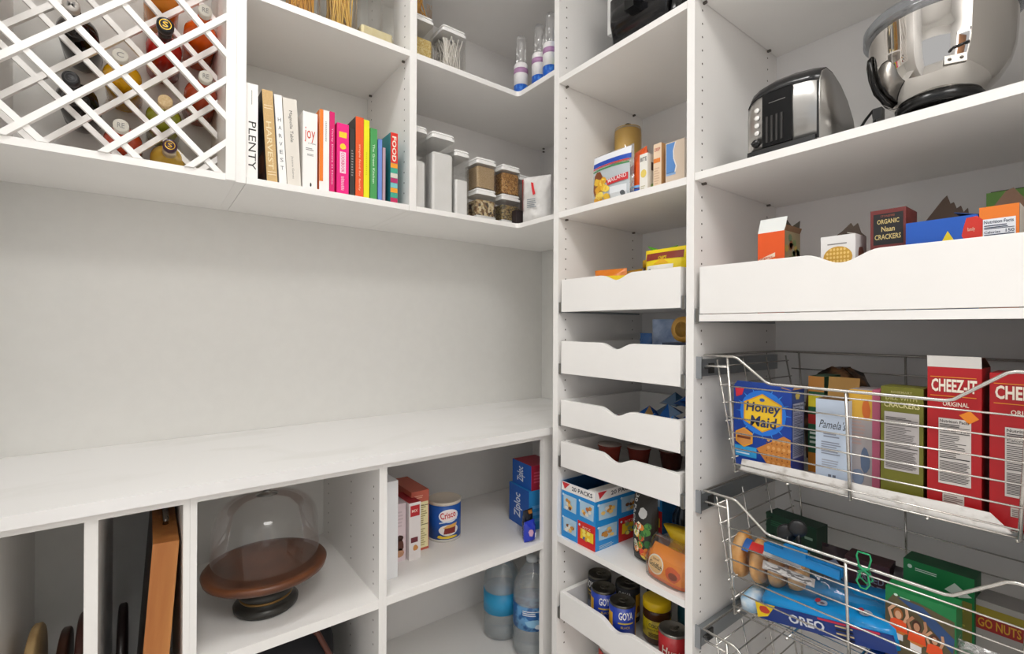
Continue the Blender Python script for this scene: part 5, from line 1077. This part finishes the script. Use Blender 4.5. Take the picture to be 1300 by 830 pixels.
MB().lathe([(.122, 0), (.123, .002), (.121, .10), (.117, .125), (.105, .148), (.087, .162), (.055, .171), (.015, .174), (.001, .174)], GLASS, 72).build('glass_shell', t)
MB().lathe([(.014, .174), (.026, .1745), (.012, .178), (.008, .184), (.015, .190), (.017, .196), (.012, .202), (.001, .204)], clear_mat('knob_glass', '#cfcfcb', .8, .02, .15, .1), 32).build('knob', t)
# baking shelf
carton('baking_box', 'tall plain white box at the left of the baking shelf', 'box', (.532, 1.315, ZB), .060, .10, .272, M('#e6e7e9', .5))
def a_ck(P): w, h = P.w, P.h; P.blotch(w*.5, h*.28, w*.4, h*.12, M('#5a2f22')); P.blotch(w*.5, h*.14, w*.4, h*.09, M('#b98a6a')); P.blotch(w*.5, h*.40, w*.35, h*.06, M('#3f211a')); P.lines(w*.2, h*.6, w*.6, h*.3, 5, M('#c9b8bc'), 1)
carton('baking_box', 'slim pinkish box with a chocolate picture, between white boxes', 'box', (.604, 1.40, ZB), .038, .11, .172, M('#dac8cc', .5), {'f': a_ck})
def a_ck2(P): w, h = P.w, P.h; P.rect(w*.1, h*.76, w*.8, h*.19, M('#b8232a')); P.text('MIX', w*.22, h*.83, w*.5, h*.05, M('#efd9c8'), 2); P.rect(w*.15, h*.30, w*.6, h*.09, M('#6a2530')); P.blotch(w*.55, h*.2, w*.25, h*.06, M('#c98a4a'))
carton('baking_box', 'slim white box with red square logo on the baking shelf', 'box', (.646, 1.385, ZB), .038, .11, .172, M('#e2dcda', .5), {'f': a_ck2}, faces={'t': M('#a02028', .5)})
def a_yl(P): w, h = P.w, P.h; P.rect(0, h*.84, w, h*.16, M('#c2604c'), 1); P.lines(w*.15, h*.88, w*.6, h*.06, 2, M('#e0a890'), 2); P.rect(w*.04, h*.04, w*.92, h*.77, M('#e8dfae'), 1); P.lines(w*.1, h*.45, w*.8, h*.33, 9, M('#a99a6a'), 2); P.rect(w*.04, h*.42, w*.92, h*.012, M('#6a5a3a'), 2); P.rect(w*.04, h*.74, w*.92, h*.012, M('#6a5a3a'), 2); P.lines(w*.1, h*.08, w*.8, h*.3, 8, M('#b9ab7a'), 2)
carton('baking_box', 'terracotta and cream box beside the round shortening can', 'box', (.684, 1.452, ZB), .060, .16, .188, M('#c4644e', .5), {'f': a_yl})
def a_cr(P):
    h = P.h
    P.disc(.004, h*.66, .034, h*.17, M('#e6e9ee'), 1); P.disc(.004, h*.66, .030, h*.145, M('#f2e4e2'), 2); P.text('Crisco', -.023, h*.575, .052, h*.17, M('#c2232e'), 3, 8, .02); P.poly([(-.028, h*.50), (.034, h*.58), (.034, h*.55), (-.028, h*.47)], M('#cfd8e6'), 3)
    P.disc(.004, h*.30, .034, h*.14, M('#e3e0dc'), 1); P.poly([(-.014, h*.20), (.026, h*.22), (.028, h*.38), (-.010, h*.36)], M('#7a1f1a'), 2); P.poly([(-.016, h*.36), (.0, h*.43), (.034, h*.47), (.028, h*.37), (-.010, h*.35)], M('#dba552'), 3); P.disc(0, h*.12, .036, h*.035, M('#d8b83a'), 3); P.blotch(-.026, h*.15, .008, h*.03, M('#d8c23a'), 4)
t = thing('shortening_can', 'blue round can reading Crisco on the baking shelf', 'can', (.800, 1.425, ZB)); r, h = .0555, .128
MB().lathe([(r, 0), (r, .008)], M('#c9c5bd', .4), 48).build('base_rim', t); MB().lathe([(r, .008), (r, h-.006)], M('#1c55a8', .35), 48).build('can_body', t); MB().lathe([(r+.001, h-.010), (r+.0015, h-.002), (r-.002, h), (r-.004, h-.003), (.001, h-.003)], M('#d3c9b8', .4), 48).build('plastic_lid', t)
b = MB(); a_cr(Print(b, (0, 0, 0), (1, 0, 0), (0, 0, 1), .1, h, lift=.0002)); wrap(b, lambda u, n_, v: ((r+.0006-n_)*math.cos(-PI/2-.30+u/r), (r+.0006-n_)*math.sin(-PI/2-.30+u/r), v)); b.build('label_print', t)
def a_zp(P): w, h = P.w, P.h; P.rect(0, 0, w, h, M('#1d5ab0'), 1); P.text('Ziploc', w*.35, h*.22, h*.62, w*.42, M('#dfe8f2'), 2, 90) if False else P.text('Ziploc', w*.68, h*.2, h*.62, w*.42, M('#dfe8f2'), 2, 90, .02)
def a_zt(P): P.lines(P.w*.1, P.h*.2, P.w*.6, P.h*.5, 3, M('#5fa8e0'), 1); P.rect(P.w*.4, P.h*.1, P.w*.04, P.h*.8, M('#4a98d8'), 1)
zc = (1.00, 1.33)
carton('storage_bag_box', 'blue Ziploc bag box under the red one at the shelf corner'.replace('Ziploc ', 'storage '), 'box', (1.112, 1.335, ZB), .115, .13, .137, M('#2f8fd0', .4), {'l': a_zp, 'f': a_zt}, -.10)
carton('storage_bag_box', 'smaller red storage bag box stacked on the blue one', 'box', (1.112, 1.330, ZB+.1375), .10, .12, .086, M('#a8213c', .4), {'l': a_zp, 'f': lambda P: (P.lines(P.w*.1, P.h*.3, P.w*.5, P.h*.5, 4, M('#d0506a'), 1), P.blotch(P.w*.5, P.h*.15, P.w*.2, P.h*.1, M('#c98a4a')))}, -.08)
t = pouch('snack_packet', 'small royal blue packet at the right end of the baking shelf', 'packet', (1.006, 1.222, ZB), .048, .066, .035, M('#1f35b0', .3), .1, lambda P: (P.blotch(P.w*.3, P.h*.5, P.w*.2, P.h*.2, M('#c9a0b8')), P.rect(P.w*.6, P.h*.2, P.w*.25, P.h*.25, M('#dfe3f0'))), seed=71)
t = pouch('snack_packet', 'dark packet with orange tip behind the royal blue one', 'packet', (1.020, 1.248, ZB), .045, .092, .025, M('#20242e', .3), .1, lambda P: P.rect(P.w*.4, P.h*.86, P.w*.4, P.h*.12, M('#b0702a')), seed=72)
# water jugs
def jug(label, x, y, r, h, lab, z, s_):
    t = thing('water_jug', label, 'water jug', (x, y, z), 0, 'water jugs under the baking shelf')
    pr_ = [(r*.9, 0), (r, .008), (r, .05), (r*.96, .055), (r, .062), (r*.98, h*.50), (r*.97, h*.55), (r*1.0, h*.60), (r*.96, h*.70), (r*.78, h*.80), (r*.50, h*.88), (.022, h*.93), (.020, h*.96)]
    MB().lathe(pr_, clear_mat('jug_plastic', '#f8fbfc', .7, .06, .10, .25, .5), 40).build('jug_body', t)
    MB().lathe([(r*.93, .010), (r*.93, h*.5), (r*.9, h*.7), (.001, h*.7)], clear_mat('water', '#eef6f8', .2, .02, .03, .05), 40).build('water', t)
    MB().lathe([(r*1.01, h*.30), (r*1.01, h*.54)], lab, 40).build('paper_label', t)
    MB().lathe([(.0215, h*.955), (.0215, h*.99), (.019, h)], M(s_, .4), 24).build('cap', t)
    b = MB(); b.tube([(.018, 0, h*.95), (.045, .0, h*.93), (.055, 0, h*.87), (.045, 0, h*.80)], .0045, M('#dfe4e6', .4), 8); b.build('handle', t)
    if 'front' in label:
        b = MB(); P_ = Print(b, (0, 0, 0), (1, 0, 0), (0, 0, 1), .1, h, lift=.0002); P_.lines(-.04, h*.46, .06, h*.06, 3, M('#e3e9f0'), 1); P_.blotch(.0, h*.38, .035, h*.05, M('#8fc0e0'), 1); P_.blotch(.02, h*.35, .02, h*.03, M('#e3e9f0'), 2)
        wrap(b, lambda u, n_, v: ((r*1.01+.0005-n_)*math.cos(-PI/2-.6+u/r), (r*1.01+.0005-n_)*math.sin(-PI/2-.6+u/r), v)); b.build('label_print', t)
jug('water jug with cyan label behind the other one', 1.075, 1.47, .068, .310, M('#2f9fd2', .4), .0685, '#dfe4e6')
jug('water jug with blue mountain label in front at the cabinet side', 1.105, 1.325, .068, .330, noise_mat('blue_label2', '#1f5fa0', '#6aa5d6', (30, 30, 30), .4, lo=.45, hi=.55), .0685, '#cfd6da')
# cutting boards
oak = noise_mat('oak_board', '#a8642c', '#c98a4a', (26, 26, 3), .45, 0, 5, .3, .7); walnut = noise_mat('walnut_face', '#27140d', '#3f2215', (3, 20, 20), .35, 0, 4, .3, .7)
t = thing('cutting_board', 'thick butcher block board leaning upright in the tray slot', 'cutting board', (-.001, 1.445, .3003), 0, 'boards in the tray slots', (0, .068))
b = MB(); b.box(-.022, .023, -.215, .215, .004, .470, oak, {'l': walnut, 'k': walnut}); b.build('board', t, bevel=.004)
b = MB(); b.tube([(.002, -.10, .469), (.002, -.10, .483), (.002, .10, .483), (.002, .10, .469)], .006, M('#8f8a84', .25, 1), 8); b.build('handle', t)
for x, y, r, c, lb, ln in ((-.196, 1.43, .135, noise_mat('pale_board', '#a88a5c', '#c4a676', (20, 20, 3), .5), 'round light wood board in the left tray slot', .02), (-.152, 1.42, .125, walnut, 'round dark wood board beside the light one', .04), (-.110, 1.45, .130, M('#3f211a', .4), 'dark reddish round board near the divider', -.02), (-.045, 1.44, .130, M('#1d1412', .4), 'black-brown round tray in the second slot', .0)):
    t = thing('cutting_board', lb, 'cutting board', (x, y, .3003), 0, 'boards in the tray slots', (0, ln)); b = MB(); b.T = Matrix.Translation((0, 0, r)) @ Matrix.Rotation(PI/2, 4, 'Y'); b.lathe([(r*.97, -.008), (r, -.005), (r, .005), (r*.97, .008)], c, 56); b.build('board', t)
# dark cloth bag under the cake stand
t = thing('cloth_bag', 'black fabric bag with brown strap under the cake stand shelf', 'bag', (.27, 1.42, .0703)); b = MB(); b.loft([sring(0, 0, 0, .14, .15, 3), sring(0, 0, .15, .15, .16, 3), sring(.02, 0, .29, .13, .13, 2.6), sring(.03, 0, .37, .09, .07, 2.2), sring(.03, 0, .39, .06, .02, 2)], M('#15161b', .8)); b.build('bag_body', t)
b = MB(); b.tube([(.16, -.10, .10), (.13, -.13, .25), (.09, -.11, .34), (.05, -.07, .385)], .007, M('#5a2f22', .5)); b.build('strap', t)
